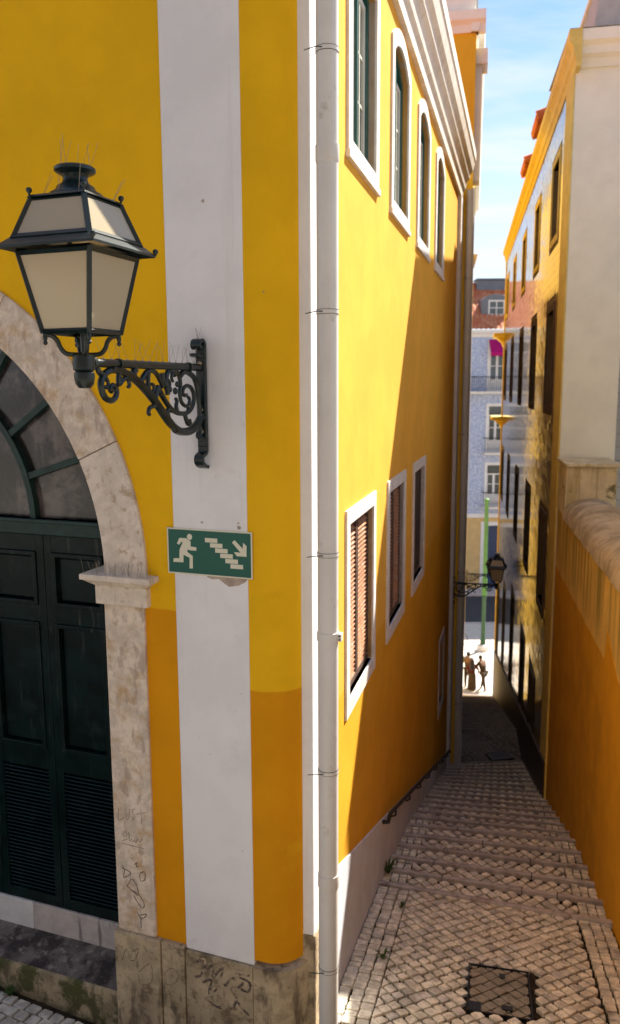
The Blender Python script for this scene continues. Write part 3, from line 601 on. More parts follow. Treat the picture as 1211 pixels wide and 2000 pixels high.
# ---- alley windows
def slat_mesh(l, mt):
    me = MB().box(LOC, -l / 2, l / 2, -.004, .004, -.024, .024).mesh('slat'); me.materials.append(mt); return me
def FWm(v, n_, z): # right-handed placement on the alley wall: local x down the alley, y into the wall
    P = FW.p(v, n_, z); y = -FW.n
    return Matrix.Translation(P) @ Matrix(((FW.d.x, y.x, 0, 0), (FW.d.y, y.y, 0, 0), (0, 0, 1, 0), (0, 0, 0, 1)))
for a, b in UPW:
    o_, i_ = seg_arch(a, b, 1.75, 3.44, .22), seg_arch(a + .15, b - .15, 1.90, 3.34, .17)
    win = ring(MB(), FW, o_, i_, -.20, .022).build('window', m_surr, house)
    MB().box(FW, a - .02, b + .02, -.02, .035, 1.74, 1.80).build('sill', m_surr, win, bevel=.004)
    g0 = seg_arch(a + .152, b - .152, 1.902, 3.338, .17); g1 = seg_arch(a + .215, b - .215, 1.965, 3.30, .14)
    ring(MB(), FW, g0, g1, -.15, -.055).build('frame', m_wing, win)
    w0, w1 = a + .215, b - .215; mid = (w0 + w1) / 2
    for c0, c1 in ((w0, mid - .004), (mid + .004, w1)):
        ring(MB(), FW, rect(c0, c1, 1.966, 3.28), rect(c0 + .06, c1 - .06, 2.03, 3.22), -.13, -.075).build('casement', m_casem, win, bevel=.004)
        m_ = (c0 + c1) / 2; MB().box(FW, m_ - .014, m_ + .014, -.125, -.08, 2.03, 3.22).build('glazing_bar', m_casem, win)
        for zz in (2.42, 2.82): MB().box(FW, c0 + .06, c1 - .06, -.122, -.084, zz - .012, zz + .012).build('glazing_bar', m_casem, win)
        MB().box(FW, c0 + .06, c1 - .06, -.106, -.100, 2.03, 3.22).build('pane', m_glass, win)
    MB().box(FW, mid - .022, mid + .022, -.08, -.05, 1.966, 3.42).build('meeting_stile', m_wing, win)
    MB().prism(FW, seg_arch(w0, w1, 3.28, 3.31, .14), -.12, -.115).build('pane', m_glass, win)
for wi, (a, b) in enumerate(LOW):
    win = ring(MB(), FW, rect(a, b, -2.80, -1.0), rect(a + .13, b - .13, -2.66, -1.13), -.16, .02).build('window', m_surr, house, bevel=.004)
    w0, w1 = a + .132, b - .132; mid = (w0 + w1) / 2
    MB().box(FW, w0, w1, -.2, -.15, -2.658, -1.132).build('backing', m_dark, win)
    me = slat_mesh(w1 - mid - .09, m_slat if wi < 2 else m_shut)
    for c0, c1 in ((w0, mid - .004), (mid + .004, w1)):
        ring(MB(), FW, rect(c0, c1, -2.656, -1.134), rect(c0 + .045, c1 - .045, -2.60, -1.19), -.085, -.035).build('shutter', m_slatf, win, bevel=.003)
        for i in range(33):
            inst('slat', me, win, FWm((c0 + c1) / 2, -.058, -2.580 + i * .0422) @ Matrix.Rotation(R(-40 + random.uniform(-3, 3)), 4, 'X'))
win = ring(MB(), FW, rect(9.88, 10.87, -6.28, -4.72), rect(10.0, 10.75, -6.15, -4.85), -.16, .02).build('window', m_surr, house)
MB().box(FW, 10.0, 10.75, -.2, -.12, -6.15, -4.85).build('pane', m_dark, win)
for i in range(5): MB().tube([FW.p(10.12 + i * .13, -.06, -6.15), FW.p(10.12 + i * .13, -.06, -4.85)], .011, 6).build('bar', m_iron, win)
# chipped render and scratched writing
chip = [(0.64, -1.254), (0.595, -1.267), (0.554, -1.26), (0.514, -1.287), (0.478, -1.308), (0.409, -1.295), (0.365, -1.272), (0.344, -1.253), (0.344, -1.20), (.64, -1.2)]
MB().prism(FF, chip, -.01, .0085).build('bare_patch', m_chip, house)
for (u, z, r_) in tuple((random.uniform(.37, .86), random.uniform(-3.9, 2.3), random.uniform(.002, .005)) for _ in range(16)) + ((.605, 1.152, .014), (.666, -.885, .012), (.395, -.905, .018), (.400, -.875, .008), (.205, .585, .006)):
    k = 7; MB().prism(FF, [(u + r_ * random.uniform(.5, 1.2) * math.cos(2 * math.pi * i / k), z + r_ * random.uniform(.4, 1) * math.sin(2 * math.pi * i / k)) for i in range(k)], -.01, .0085 if .34 < u < .885 else .002).build('bare_patch', m_chip, house)
G = [[(1.406, -3.049), (1.411, -3.142), (1.359, -3.115)], [(1.345, -3.042), (1.343, -3.115), (1.324, -3.114), (1.309, -3.031)], [(1.264, -3.029), (1.29, -3.041), (1.285, -3.069), (1.266, -3.089), (1.298, -3.127)], [(1.261, -3.071), (1.174, -3.038)], [(1.218, -3.028), (1.212, -3.139)], [(1.364, -3.225), (1.376, -3.264), (1.342, -3.25), (1.363, -3.218)], [(1.383, -3.301), (1.327, -3.268), (1.328, -3.218), (1.321, -3.295), (1.305, -3.271), (1.295, -3.297), (1.282, -3.273), (1.271, -3.297), (1.254, -3.261), (1.237, -3.286), (1.22, -3.258)], [(1.391, -3.324), (1.201, -3.328)], [(1.4, -3.499), (1.378, -3.538), (1.389, -3.598), (1.324, -3.548), (1.401, -3.521)], [(1.361, -3.665), (1.319, -3.597), (1.275, -3.645), (1.27, -3.717), (1.323, -3.685), (1.357, -3.664)], [(1.323, -3.685), (1.255, -3.714), (1.219, -3.778), (1.244, -3.813), (1.309, -3.726)], [(1.284, -3.852), (1.247, -3.902), (1.199, -3.854), (1.262, -3.876)], [(1.254, -3.889), (1.253, -3.977)], [(1.247, -3.538), (1.208, -3.515), (1.203, -3.572), (1.242, -3.595), (1.248, -3.545)], [(1.291, -3.475), (1.267, -3.456), (1.276, -3.487), (1.252, -3.475)]]
G2 = [[(1.417, -4.272), (1.372, -4.161), (1.351, -4.255)], [(1.321, -4.173), (1.268, -4.135), (1.298, -4.228), (1.338, -4.251)], [(1.276, -4.334), (1.17, -4.232), (1.163, -4.378), (1.255, -4.428), (1.277, -4.347)], [(1.058, -4.288), (0.994, -4.23), (0.94, -4.269), (0.973, -4.346), (1.049, -4.372), (1.058, -4.290)], [(0.794, -4.134), (0.72, -4.091), (0.748, -4.218), (0.81, -4.258)], [(0.723, -4.187), (0.649, -4.12), (0.663, -4.219), (0.578, -4.125), (0.604, -4.227)], [(0.75, -4.29), (0.676, -4.246), (0.691, -4.371), (0.63, -4.306)], [(0.569, -4.265), (0.484, -4.171), (0.511, -4.297), (0.415, -4.199)], [(0.484, -4.147), (0.367, -4.128)], [(0.449, -4.161), (0.368, -4.187), (0.381, -4.261), (0.439, -4.253)], [(0.729, -4.405), (0.633, -4.451), (0.513, -4.429), (0.477, -4.359)], [(0.499, -4.293), (0.442, -4.397), (0.373, -4.448)]]
def smooth(pts, k=5, closed=False):
    n_ = len(pts); out = []
    for i in range(n_ - 1):
        p0, p1, p2, p3 = [V(pts[max(0, min(n_ - 1, j))]) for j in (i - 1, i, i + 1, i + 2)]
        for q in range(k):
            t = q / k; out.append(0.5 * ((2 * p1) + (p2 - p0) * t + (2 * p0 - 5 * p1 + 4 * p2 - p3) * t * t + (3 * p1 - p0 - 3 * p2 + p3) * t ** 3))
    out.append(V(pts[-1])); return out
def ribbon(mb, pts, n_, wd):
    pts = smooth(pts, 4); vs = []
    for i, p in enumerate(pts):
        t = (pts[min(i + 1, len(pts) - 1)] - pts[max(i - 1, 0)]); t = V((-t.y, t.x)).normalized() * wd * random.uniform(.6, 1.1)
        vs += [FF.p(p.x + t.x, n_, p.y + t.y), FF.p(p.x - t.x, n_, p.y - t.y)]
    mb.add(vs, [(2 * i, 2 * i + 1, 2 * i + 3, 2 * i + 2) for i in range(len(pts) - 1)])
for i, g in enumerate(G):
    mb = MB(); ribbon(mb, g, .0245, .0022 if i < 8 else .0042); mb.build('scrawl_stroke', m_ink3, house)
for i, g in enumerate(G2):
    mb = MB(); ribbon(mb, g, .0506 if g[0][0] > 1.09 else (.0406 if g[0][0] > .885 else .0326), .012 if i > 3 else .005); mb.build('scrawl_stroke', m_ink if i > 3 else m_ink2, house)

# ------------------------------------------------------------------ drainpipes on the alley side
def drainpipe(v, n_, r_, z0, z1, joints, rings, label, fr=FW, big=None, wall_n=.072):
    t = thing('drainpipe', label, 'drainpipe', fr.p(v, n_, z0))
    zs = [z0] + joints + [z1]
    for a, b in zip(zs, zs[1:]):
        mb = MB(); top = b < z1 - .01
        P = [fr.p(v, n_, a), fr.p(v, n_, b - (.10 if top else 0))]
        mb.tube(P, r_, 28)
        if top: mb.tube([fr.p(v, n_, b - .104), fr.p(v, n_, b - .09), fr.p(v, n_, b)], [r_, r_ + .005, r_ + .005], 28)
        mb.build('pipe_section', m_pipe, t, smooth=40)
    for z in rings:
        mb = MB(); mb.tube([fr.p(v, n_, z - .012), fr.p(v, n_, z + .012)], r_ + .0025, 28); c = mb.build('clamp', m_pipe, t, smooth=40)
        for e in (-.013, .013): MB().tube([fr.p(v, n_, z + e - .0012), fr.p(v, n_, z + e + .0012)], r_ + .0032, 28).build('band_edge', m_iron, c, smooth=40)
        MB().tube([fr.p(v - r_ * .9, n_, z), fr.p(v - r_ - .012, n_ - .05, z), fr.p(v - r_ - .01, wall_n - .005, z - .012)], .003, 6).build('tie', m_iron, c)
    if big:
        z = big; c = MB().tube([fr.p(v, n_, z - .03), fr.p(v, n_, z - .028), fr.p(v, n_, z + .028), fr.p(v, n_, z + .03)], [r_, r_ + .006, r_ + .006, r_], 28).build('clamp', m_pipe, t, smooth=40)
        MB().box(fr, v - .03, v + .02, n_ + r_ - .005, n_ + r_ + .028, z - .026, z + .026).build('lug', m_pipe, c, bevel=.003)
        for e in (-.012, .012): MB().tube([fr.p(v - .036, n_ + r_ + .015, z + e), fr.p(v - .03, n_ + r_ + .015, z + e)], .006, 8).build('bolt', m_iron, c)
    return t
drainpipe(.085, .188, .0675, -5.3, 4.15, [-3.30, 1.43], [1.956, .458, -1.063, -2.546, -4.013], 'white drainpipe strapped to the corner of the yellow house', big=-1.61)
drainpipe(12.62, .20, .075, -8.9, 3.95, [-5.6, -2.4, .8], [-7.0, -4.0, -1.0, 2.2], 'grey drainpipe at the lower end of the yellow house', wall_n=.07)

# ------------------------------------------------------------------ handrail
rail = thing('handrail', 'black iron handrail on the grey plinth beside the stairs', 'handrail', FW.p(3.45, .06, -4.71))
zr = lambda v: -4.70 - .367 * (v - 3.45)
MB().tube([FW.p(3.40, .02, zr(3.4) - .10), FW.p(3.40, .085, zr(3.4) - .09), FW.p(3.42, .095, zr(3.42) - .02), FW.p(3.5, .095, zr(3.5)), FW.p(11.85, .095, zr(11.85)), FW.p(11.95, .095, zr(11.95) - .06)], .024, 10).build('rail', m_iron, rail, smooth=40)
for i in range(7):
    v = 3.9 + i * 1.25
    MB().tube([FW.p(v, .0, zr(v) - .10), FW.p(v, .06, zr(v) - .115), FW.p(v, .095, zr(v) - .09), FW.p(v, .095, zr(v) - .02)], .012, 8).build('rail_bracket', m_iron, rail, smooth=40)

# ------------------------------------------------------------------ evacuation sign
su, sz, sw = .618, -1.245, .315
sign = thing('evacuation_sign', 'green evacuation sign with running figure, descending steps and arrow', 'sign', FF.p(su, .012, sz))
FS = Frame(FF.p(su + sw, 0, 0), -FF.d, FF.n)
SX = lambda pts: [(x * sw, sz + y * sw) for x, y in pts]
MB().box(FS, 0, 2 * sw, .008, .0135, sz, sz + sw).build('board', m_scream, sign, bevel=.001)
MB().prism(FS, SX([(.032, .032), (1.968, .032), (1.968, .968), (.032, .968)]), .0125, .0142).build('green_field', m_sgreen, sign)
man = [(0.301, 0.787), (0.473, 0.789), (0.493, 0.769), (0.57, 0.732), (0.573, 0.615), (0.705, 0.607), (0.703, 0.532), (0.568, 0.531), (0.489, 0.544), (0.486, 0.491), (0.614, 0.413), (0.608, 0.138), (0.528, 0.133), (0.537, 0.367), (0.391, 0.424), (0.385, 0.257), (0.142, 0.252), (0.147, 0.332), (0.289, 0.341), (0.299, 0.533), (0.383, 0.699), (0.348, 0.702), (0.29, 0.635), (0.238, 0.661)]
def flat(pts, name):
    p, tr = fill([SX(pts)]); MB().add([FS.p(u, .0149, z) for u, z in p], tr).build(name, m_scream, sign)
flat(man, 'running_figure')
flat([(.549 + .062 * math.cos(2 * math.pi * i / 20), .822 + .066 * math.sin(2 * math.pi * i / 20)) for i in range(20)], 'figure_head')
for i in range(6):
    x, y = .914 + i * .117, .727 - i * .105; flat([(x, y + .003), (x + .29, y + .003), (x + .29, y + .096), (x, y + .096)], 'step_mark')
flat([(1.605, 0.816), (1.789, 0.643), (1.795, 0.771), (1.875, 0.707), (1.871, 0.477), (1.648, 0.478), (1.583, 0.562), (1.734, 0.557), (1.543, 0.763)], 'arrow')

# ------------------------------------------------------------------ wall lanterns
def lantern(label, group=None):
    t = thing('wall_lantern', label, 'street lamp', (0, 0, 0), group)
    AX_ = 1.262
    def P(x, z, y=0): return V((x, y, z))
    # wall plate with curled ends
    pl = t_ = MB(); pl.box(LOC, .0, .036, -.032, .032, -.50, .15)
    plate = pl.build('wall_plate', m_green, t, bevel=.006)
    def curl(pts, wd, th, name, par):
        pts = smooth(pts, 5); vs = []; m_ = len(pts)
        for i, p in enumerate(pts):
            tg = (pts[min(i + 1, m_ - 1)] - pts[max(i - 1, 0)]); nn = V((-tg.y, tg.x)).normalized() * th
            for yy in (-wd, wd): vs += [V((p.x + nn.x, yy, p.y + nn.y)), V((p.x - nn.x, yy, p.y - nn.y))]
        fs = [(0, 1, 3, 2), tuple(4 * (m_ - 1) + q for q in (0, 1, 3, 2))]
        for i in range(m_ - 1):
            o_ = 4 * i; fs += [(o_, o_ + 1, o_ + 5, o_ + 4), (o_ + 2, o_ + 3, o_ + 7, o_ + 6), (o_, o_ + 2, o_ + 6, o_ + 4), (o_ + 1, o_ + 3, o_ + 7, o_ + 5)]
        MB().add(vs, fs).build(name, m_green, par, smooth=35)
    curl([(.018, .12), (.02, .155), (.045, .175), (.075, .165), (.085, .14), (.065, .125)], .034, .011, 'top_curl', plate)
    curl([(.05, .075), (.09, .078), (.115, .085)], .03, .008, 'top_lip', plate)
    curl([(.018, -.49), (.02, -.535), (.05, -.55), (.075, -.565), (.075, -.595), (.045, -.62), (.0, -.632)], .032, .011, 'foot_curl', plate)
    for z in (-.40, .03, -.26): MB().ball((.04, 0, z), .016, 8, 5).build('bolt', m_brass, plate)
    MB().tube([(-.005, -.05, .01), (.02, -.075, .012), (.02, -.03, .012)], .006, 6).build('wall_tie', m_brass, plate)
    # arm
    MB().tube([P(.0, .006), P(1.22, .006)], .0225, 16).build('arm', m_green, t, smooth=40)
    for x in (.955, .19): MB().tube([P(x - .012, .004), P(x + .012, .004)], .031, 14).build('arm_ring', m_green, t, smooth=40)
    MB().tube([P(1.175, .006), P(1.21, .006)], [.030, .036], 14).build('arm_ring', m_green, t, smooth=40)
    cup = MB().lathe((AX_, 0, 0), [(.0, -.122), (.03, -.120), (.045, -.10), (.051, -.07), (.050, -.045), (.042, -.038), (.053, -.03), (.056, .0), (.053, .04), (.04, .046), (.0, .05)], 18).build('socket', m_green, t, smooth=40)
    # scroll work
    def scroll(pts, r0, r1, name='scroll', y=.0):
        q = smooth(pts, 6); m_ = len(q)
        MB().tube([P(p.x, p.y, y) for p in q], [1.28 * lerp(r0, r1, i / (m_ - 1)) for i in range(m_)], 8).build(name, m_green, t, smooth=45)
    main = [(.03, -.30), (.07, -.335), (.122, -.362), (.19, -.385), (.257, -.39), (.32, -.382), (.368, -.364), (.43, -.335), (.485, -.296), (.596, -.204), (.702, -.131), (.80, -.078), (.866, -.052), (.955, -.03), (1.03, -.028), (1.09, -.05), (1.125, -.095), (1.115, -.142), (1.085, -.175), (1.035, -.186), (.998, -.168), (.985, -.138), (1.0, -.112), (1.028, -.108), (1.045, -.128), (1.03, -.14)]
    scroll(main, .021, .010); scroll([(x, z + (.010 if x > .4 else -.012)) for x, z in main[2:15]], .010, .008, y=.014); scroll([(x, z + (.010 if x > .4 else -.012)) for x, z in main[2:15]], .010, .008, y=-.014)
    scroll([(1.10, -.055), (1.135, -.04), (1.15, -.018), (1.138, -.01)], .014, .008)
    scroll([(1.085, -.06), (1.06, -.095), (1.075, -.12), (1.09, -.11)], .009, .006)
    scroll([(.955, -.035), (.965, -.10), (.93, -.085), (.895, -.066), (.868, -.078), (.860, -.108), (.875, -.115)], .011, .008)
    scroll([(.79, -.022), (.812, -.03), (.806, -.062), (.778, -.082), (.739, -.078), (.705, -.050), (.665, -.026), (.62, -.024), (.575, -.04), (.535, -.078), (.505, -.118)], .015, .010)
    scroll([(.66, -.03), (.668, -.08), (.66, -.13), (.632, -.148), (.605, -.130), (.612, -.103), (.638, -.100)], .012, .007)
    scroll([(.60, -.20), (.585, -.15), (.562, -.124), (.535, -.145), (.521, -.161), (.48, -.20), (.436, -.234), (.385, -.260), (.331, -.274), (.25, -.278), (.195, -.266), (.15, -.235), (.128, -.19), (.14, -.142), (.185, -.112), (.235, -.112), (.268, -.138), (.258, -.166), (.22, -.165)], .014, .009)
    scroll([(.51, -.035), (.50, -.08), (.475, -.115), (.445, -.124), (.425, -.095), (.45, -.07)], .013, .008)
    scroll([(.45, -.16), (.468, -.08), (.445, -.03), (.40, -.018), (.345, -.022), (.308, -.05), (.296, -.10), (.306, -.155), (.29, -.205), (.245, -.232), (.20, -.225), (.185, -.195), (.205, -.178)], .013, .008)
    scroll([(.36, -.05), (.385, -.03), (.40, -.06), (.385, -.085)], .010, .007)
    scroll([(.30, -.05), (.25, -.024), (.188, -.031), (.12, -.06), (.085, -.11), (.065, -.20), (.052, -.295), (.06, -.34)], .014, .012)
    scroll([(.34, -.275), (.355, -.235), (.345, -.20), (.36, -.185)], .012, .008)
    scroll([(.45, -.30), (.465, -.262), (.44, -.245), (.415, -.262)], .013, .009)
    scroll([(.25, -.278), (.238, -.31), (.215, -.345), (.185, -.34), (.19, -.315)], .012, .008)
    scroll([(.58, -.215), (.625, -.225), (.66, -.235), (.675, -.262), (.66, -.272)], .012, .008)
    scroll([(.06, -.34), (.05, -.40), (.07, -.435), (.095, -.425), (.085, -.40)], .012, .008)
    for x, z, r_ in ((.562, -.130, .026), (.53, -.15, .02), (.60, -.205, .024), (.37, -.368, .026), (.07, -.33, .026), (.47, -.10, .022), (.20, -.26, .02), (.05, -.25, .022), (.36, -.14, .02), (.94, -.075, .016), (.425, -.13, .018), (.335, -.10, .017)):
        MB().ball((x, 0, z), r_, 8, 6, (1, .8, 1.1)).build('leaf_knot', m_green, t, smooth=60)
    # lantern arms
    sq = math.sqrt(2)
    def C4(h, z): return [V((AX_ + sx * h, sy * h, z)) for sx, sy in ((1, 1), (-1, 1), (-1, -1), (1, -1))]
    for sx, sy in ((1, 1), (-1, 1), (-1, -1), (1, -1)):
        d = V((sx, sy, 0)).normalized(); q = smooth([(.0, .045), (.045, .043), (.085, .05), (.108, .075), (.122, .11), (.145, .132), (.182, .138)], 5)
        a = MB().tube([V((AX_, 0, p.y)) + d * p.x for p in q], .0115, 8).build('lantern_arm', m_green, t, smooth=45)
        MB().lathe(V((AX_, 0, 0)) + d * .178, [(.0, .085), (.009, .09), (.012, .10), (.007, .108), (.012, .116), (.012, .125), (.008, .15)], 10).build('drop', m_green, a, smooth=45)
    MB().tube([V((AX_, 0, .04)), V((AX_, 0, .15))], .012, 8).build('stem', m_green, t)
    def bar(p, q, r_, name): MB().tube([p, q], r_, 4).build(name, m_green, t)
    b0, b1 = C4(.132, .153), C4(.202, .525); r0, r1 = C4(.214, .572), C4(.148, .765); ev, ev2 = C4(.268, .528), C4(.216, .575)
    for i in range(4):
        j = (i + 1) % 4
        bar(b0[i] - UP * .01, b1[i], .0155, 'corner_post'); bar(b0[i], b0[j], .015, 'bottom_rail'); bar(b1[i] - UP * .008, b1[j] - UP * .008, .017, 'top_rail')
        bar(r0[i], r1[i], .018, 'roof_post'); bar(r0[i] + UP * .008, r0[j] + UP * .008, .018, 'roof_rail'); bar(r1[i] - UP * .008, r1[j] - UP * .008, .012, 'roof_rail')
        def pane(p, q, r_, s_, name):
            c = (p + q + r_ + s_) / 4; nn = (q - p).cross(s_ - p).normalized() * .002
            MB().hexa([p - nn, q - nn, r_ - nn, s_ - nn, p + nn, q + nn, r_ + nn, s_ + nn]).build(name, m_pane, t)
        pane(b0[i], b0[j], b1[j], b1[i], 'pane'); pane(r0[i], r0[j], r1[j], r1[i], 'roof_pane')
        e = MB().hexa([ev[i], ev[j], ev2[j], ev2[i], ev[i] + UP * .012, ev[j] + UP * .012, ev2[j] + UP * .012, ev2[i] + UP * .012]).build('eave', m_green, t)
        for pnt in (ev[i], r1[i] + (r1[i] - V((AX_, 0, r1[i].z))) * .03 + UP * .006):
            MB().lathe(pnt + UP * .008, [(.0, 0), (.006, .0), (.006, .008), (.012, .014), (.015, .022), (.012, .032), (.0, .037)], 10).build('ball_finial', m_green, e, smooth=45)
    s_ = MB(); s_.add(C4(.132, .150) + C4(.132, .156), [(0, 1, 2, 3), (4, 5, 6, 7)]); s_.build('floor_plate', m_pane, t)
    s_ = MB(); s_.hexa(C4(.165, .768) + C4(.150, .782)); s_.build('crown_plate', m_green, t, bevel=.003)
    ch = MB().lathe((AX_, 0, 0), [(.0, .78), (.135, .782), (.125, .80), (.098, .815), (.088, .835), (.07, .845), (.060, .86), (.058, .875), (.066, .888), (.088, .897), (.098, .905), (.098, .918), (.090, .925), (.075, .926), (.0, .918)], 28).build('chimney', m_green, t, smooth=35)
    MB().lathe((AX_, 0, 0), [(.0, .157), (.034, .157), (.030, .20), (.026, .48), (.05, .50), (.0, .51)], 14).build('lamp_tube', m_zinc, t, smooth=40)
    # bird spikes
    def spikes(cs, par, sp=.03, h=(.08, .13)):
        for c in cs:
            for _ in range(random.choice((1, 2, 2))):
                MB().tube([c, c + V((random.uniform(-sp, sp) * 1.6, random.uniform(-sp, sp), random.uniform(*h)))], .0011, 4).build('spike', m_spike, par)
            MB().ball(c, .009, 6, 4, (1.4, 1.2, .5)).build('putty', m_cap, par)
    spikes([V((AX_ + .07 * math.cos(a), .07 * math.sin(a), .925)) for a in (0, 1.2, 2.3, 3.6, 4.9)], ch, .035, (.09, .15))
    spikes([V((AX_ + x, y, .775)) for x, y in ((.12, .10), (.10, -.12), (-.12, .12), (-.11, -.1), (.13, 0))], ch, .05, (.10, .13))
    for k in range(14):
        x = .12 + k * .075; spikes([P(x, .028)], t, .035, (.09, .13))
    spikes([P(.05, .18), P(.06, .176)], plate, .03, (.06, .10))
    return t
def set_xf(o, fr, u, z, s_=1.0):
    ang = math.atan2(fr.n.y, fr.n.x); o.matrix_world = Matrix.Translation(fr.p(u, .03, z)) @ Matrix.Rotation(ang, 4, 'Z') @ Matrix.Scale(s_, 4)
def copy_tree(o, parent=None):
    c = o.copy(); COL.objects.link(c); c.parent = parent
    for ch_ in list(o.children): copy_tree(ch_, c)
    return c
lamp = lantern('dark green wall lantern on scrolled bracket above the evacuation sign', 'wall lanterns of the alley')
set_xf(lamp, FF, .623, .122)
lamp2 = copy_tree(lamp); lamp2['label'] = 'dark wall lantern on scrolled bracket beside the lower grey drainpipe'; set_xf(lamp2, FW, 12.3, -4.17, .74)
lamp3 = copy_tree(lamp); lamp3['label'] = 'small dark wall lantern further down, on the house beside the plaza'; set_xf(lamp3, FB2, 10.5, -6.45, .66)

# ------------------------------------------------------------------ right side: garden wall with mortar coping
gw = thing('garden_wall', 'orange rendered garden wall with rounded mortar coping beside the stairs', 'wall', FR.p(2, 0, -5.6))
MB().box(FR, -5.5, 5.98, -.75, 0, -9.0, -2.02).build('wall_body', m_rwall, gw)
capo = MB(); k = 9
for q in range(27):
    s_ = lerp(-5.5, 5.05, q / 26)
    for i in range(k + 1):
        a = math.pi * i / k
        capo.v.append(FR.p(s_, -.36 + .40 * math.cos(a), -2.03 + (.33 + .035 * math.sin(s_ * 2.1) + .02 * math.sin(s_ * 5.3)) * math.sin(a) ** .7 + .012 * math.sin(s_ * 9 + i)))
for q in range(26):
    for i in range(k): capo.f.append((q * (k + 1) + i, q * (k + 1) + i + 1, (q + 1) * (k + 1) + i + 1, (q + 1) * (k + 1) + i))
capo.build('coping', m_cap, gw, smooth=50)
MB().box(FR, 5.0, 6.0, -.74, .012, -2.02, -1.22).build('pier', m_pier, gw, bevel=.02)
mb = MB().sweep(Frame(FR.p(5.0, 0, 0), FR.n, FR.d), [(-.9, -1.72), (.02, -1.72), (-.1, -1.62), (-.16, -1.45), (-.17, -1.3), (-.9, -1.3)], -.70, -.02); 
MB().box(FR, 4.9, 6.05, -.78, .04, -1.22, -1.17).build('pier_cap', m_pier, gw, bevel=.01)
MB().prism(FR, [(.35, -6.2), (1.05, -5.8), (1.0, -3.9), (1.1, -3.0), (1.02, -2.62), (.35, -2.95), (-3, -3), (-3, -6.2)], -.01, .006).build('plaster_patch', m_patch, gw)

# unseen block added behind the garden wall to keep sun off the landing
sun_block = thing('added_sun_block', 'unseen cream block added behind the orange garden wall to shade the landing', 'building', FR.p(2.5, -2.5, -3))
MB().box(FR, .6, 4.3, -4.2, -1.5, -6, 2.15).build('wall', m_cream, sun_block)
MB().prism(Frame(FR.p(0, 0, 0), FR.n, FR.d), [(-4.35, 2.16), (-1.38, 2.16), (-2.85, 2.9)], .5, 4.4).build('roof', m_red, sun_block)

# ------------------------------------------------------------------ tiled house on the right
th_ = thing('tiled_house', 'tall house with glazed brown tiles, ochre trim and cream end wall', 'building', FR.p(6.1, 0, -7.4))
WS = [7.75, 11.5, 15.6, 19.9, 24.0]; WW = 1.12
ROWS = [(2.72, 4.05), (-.36, 1.38), (-4.25, -2.52), (-7.95, -6.1)]
holes = []; wins = []
for r_, (z0, z1) in enumerate(ROWS):
    for i, s_ in enumerate(WS):
        if r_ == 3:
            if i == 0: s_ = 8.75
            z0b = max(z0, interp([(0, -5.4), (10.5, -8.1), (26, -12.4)], s_ + WW)) ; z0b = z0 - .28 * (s_ - 8.75)
            z1b = z1 - (0 if i < 3 else .9 * (i - 2))
        else: z0b, z1b = z0, z1
        if r_ < 3: holes.append(rect(s_, s_ + WW, z0b, z1b))
        else: holes.append(rect(s_, s_ + WW, z0b, z1b))
        wins.append((s_, z0b, z1b, r_))
mb = MB(); wall(mb, FR, rect(6.1, 26.3, -14, 5.0), holes, 0, .2); mb.build('tile_backing', m_grout, th_)
MB().box(FR, 6.1, 7.06, -.02, .02, -9.3, 4.87).build('corner_strip', m_ryel, th_, bevel=.004)
MB().box(FR, 26.0, 26.32, -.3, .03, -13.3, 4.87).build('corner_strip', m_ryel, th_)
tl_ = MB(); T = .145
ns, nz_ = int((26.0 - 7.08) / T), int((4.83 + 12.5) / T)
for i in range(ns):
    for j in range(nz_):
        s0, z0 = 7.08 + i * T, 4.83 - (j + 1) * T
        if z0 < -6.3 - .245 * (s0 - 5.7) : continue
        if any(s0 + T > a - .14 and s0 < a + WW + .14 and z0 + T > b - .14 and z0 < c + .14 for a, b, c, _ in wins): continue
        e = [random.gauss(0, .00042) for _ in range(4)]; g = .0016
        tl_.add([FR.p(s0 + g, .006 + e[0], z0 + g), FR.p(s0 + T - g, .006 + e[1], z0 + g), FR.p(s0 + T - g, .006 + e[0] * -1 + e[2], z0 + T - g), FR.p(s0 + g, .006 + e[3], z0 + T - g)], [(0, 1, 2), (0, 2, 3)])
tl_.build('wall_tiles', m_tileR, th_, kind='stuff')
for a, b, c, r_ in wins:
    ma = m_ryel if r_ < 1 else (m_slatf if r_ < 3 else m_rplinth)
    wn_ = ring(MB(), FR, rect(a - .13, a + WW + .13, b - .13, c + .13), rect(a, a + WW, b, c), -.19, .022).build('window', ma, th_)
    if r_ < 2:
        ring(MB(), FR, rect(a, a + WW, b, c), rect(a + .06, a + WW - .06, b + .06, c - .06), -.19, -.12).build('sash', m_slatf, wn_)
        MB().box(FR, a + WW / 2 - .03, a + WW / 2 + .03, -.18, -.13, b + .06, c - .06).build('glazing_bar', m_slatf, wn_)
        MB().box(FR, a + .06, a + WW - .06, -.18, -.125, (b + c) / 2 + .1, (b + c) / 2 + .15).build('glazing_bar', m_slatf, wn_)
        MB().box(FR, a + .05, a + WW - .05, -.17, -.16, b + .05, c - .05).build('pane', m_glass, wn_)
    else:
        MB().box(FR, a, a + WW, -.19, -.14, b, c).build('shutter', m_shut, wn_)
MB().prism(FR, [(6.12, -14), (26.2, -14), (26.2, -11.15), (12.3, -8.0), (6.12, -6.6)], -.02, .045).build('plinth', m_rplinth, th_)
rprof = [(-.05, 4.81), (.02, 4.81), (.03, 4.95), (.06, 4.98), (.075, 5.11), (.12, 5.17), (.14, 5.19), (.145, 5.34), (-.05, 5.36)]
MB().sweep(FR, rprof, 5.80, 26.5).build('cornice', m_ryel, th_)
FRG = Frame(FR.p(6.1, 0, 0), -FR.n, -FR.d)               # cream end wall: u runs right, n towards the street
MB().box(FRG, .0, .88, -.3, 0, -4.5, 4.87).build('end_wall', m_cream, th_, bevel=.004)
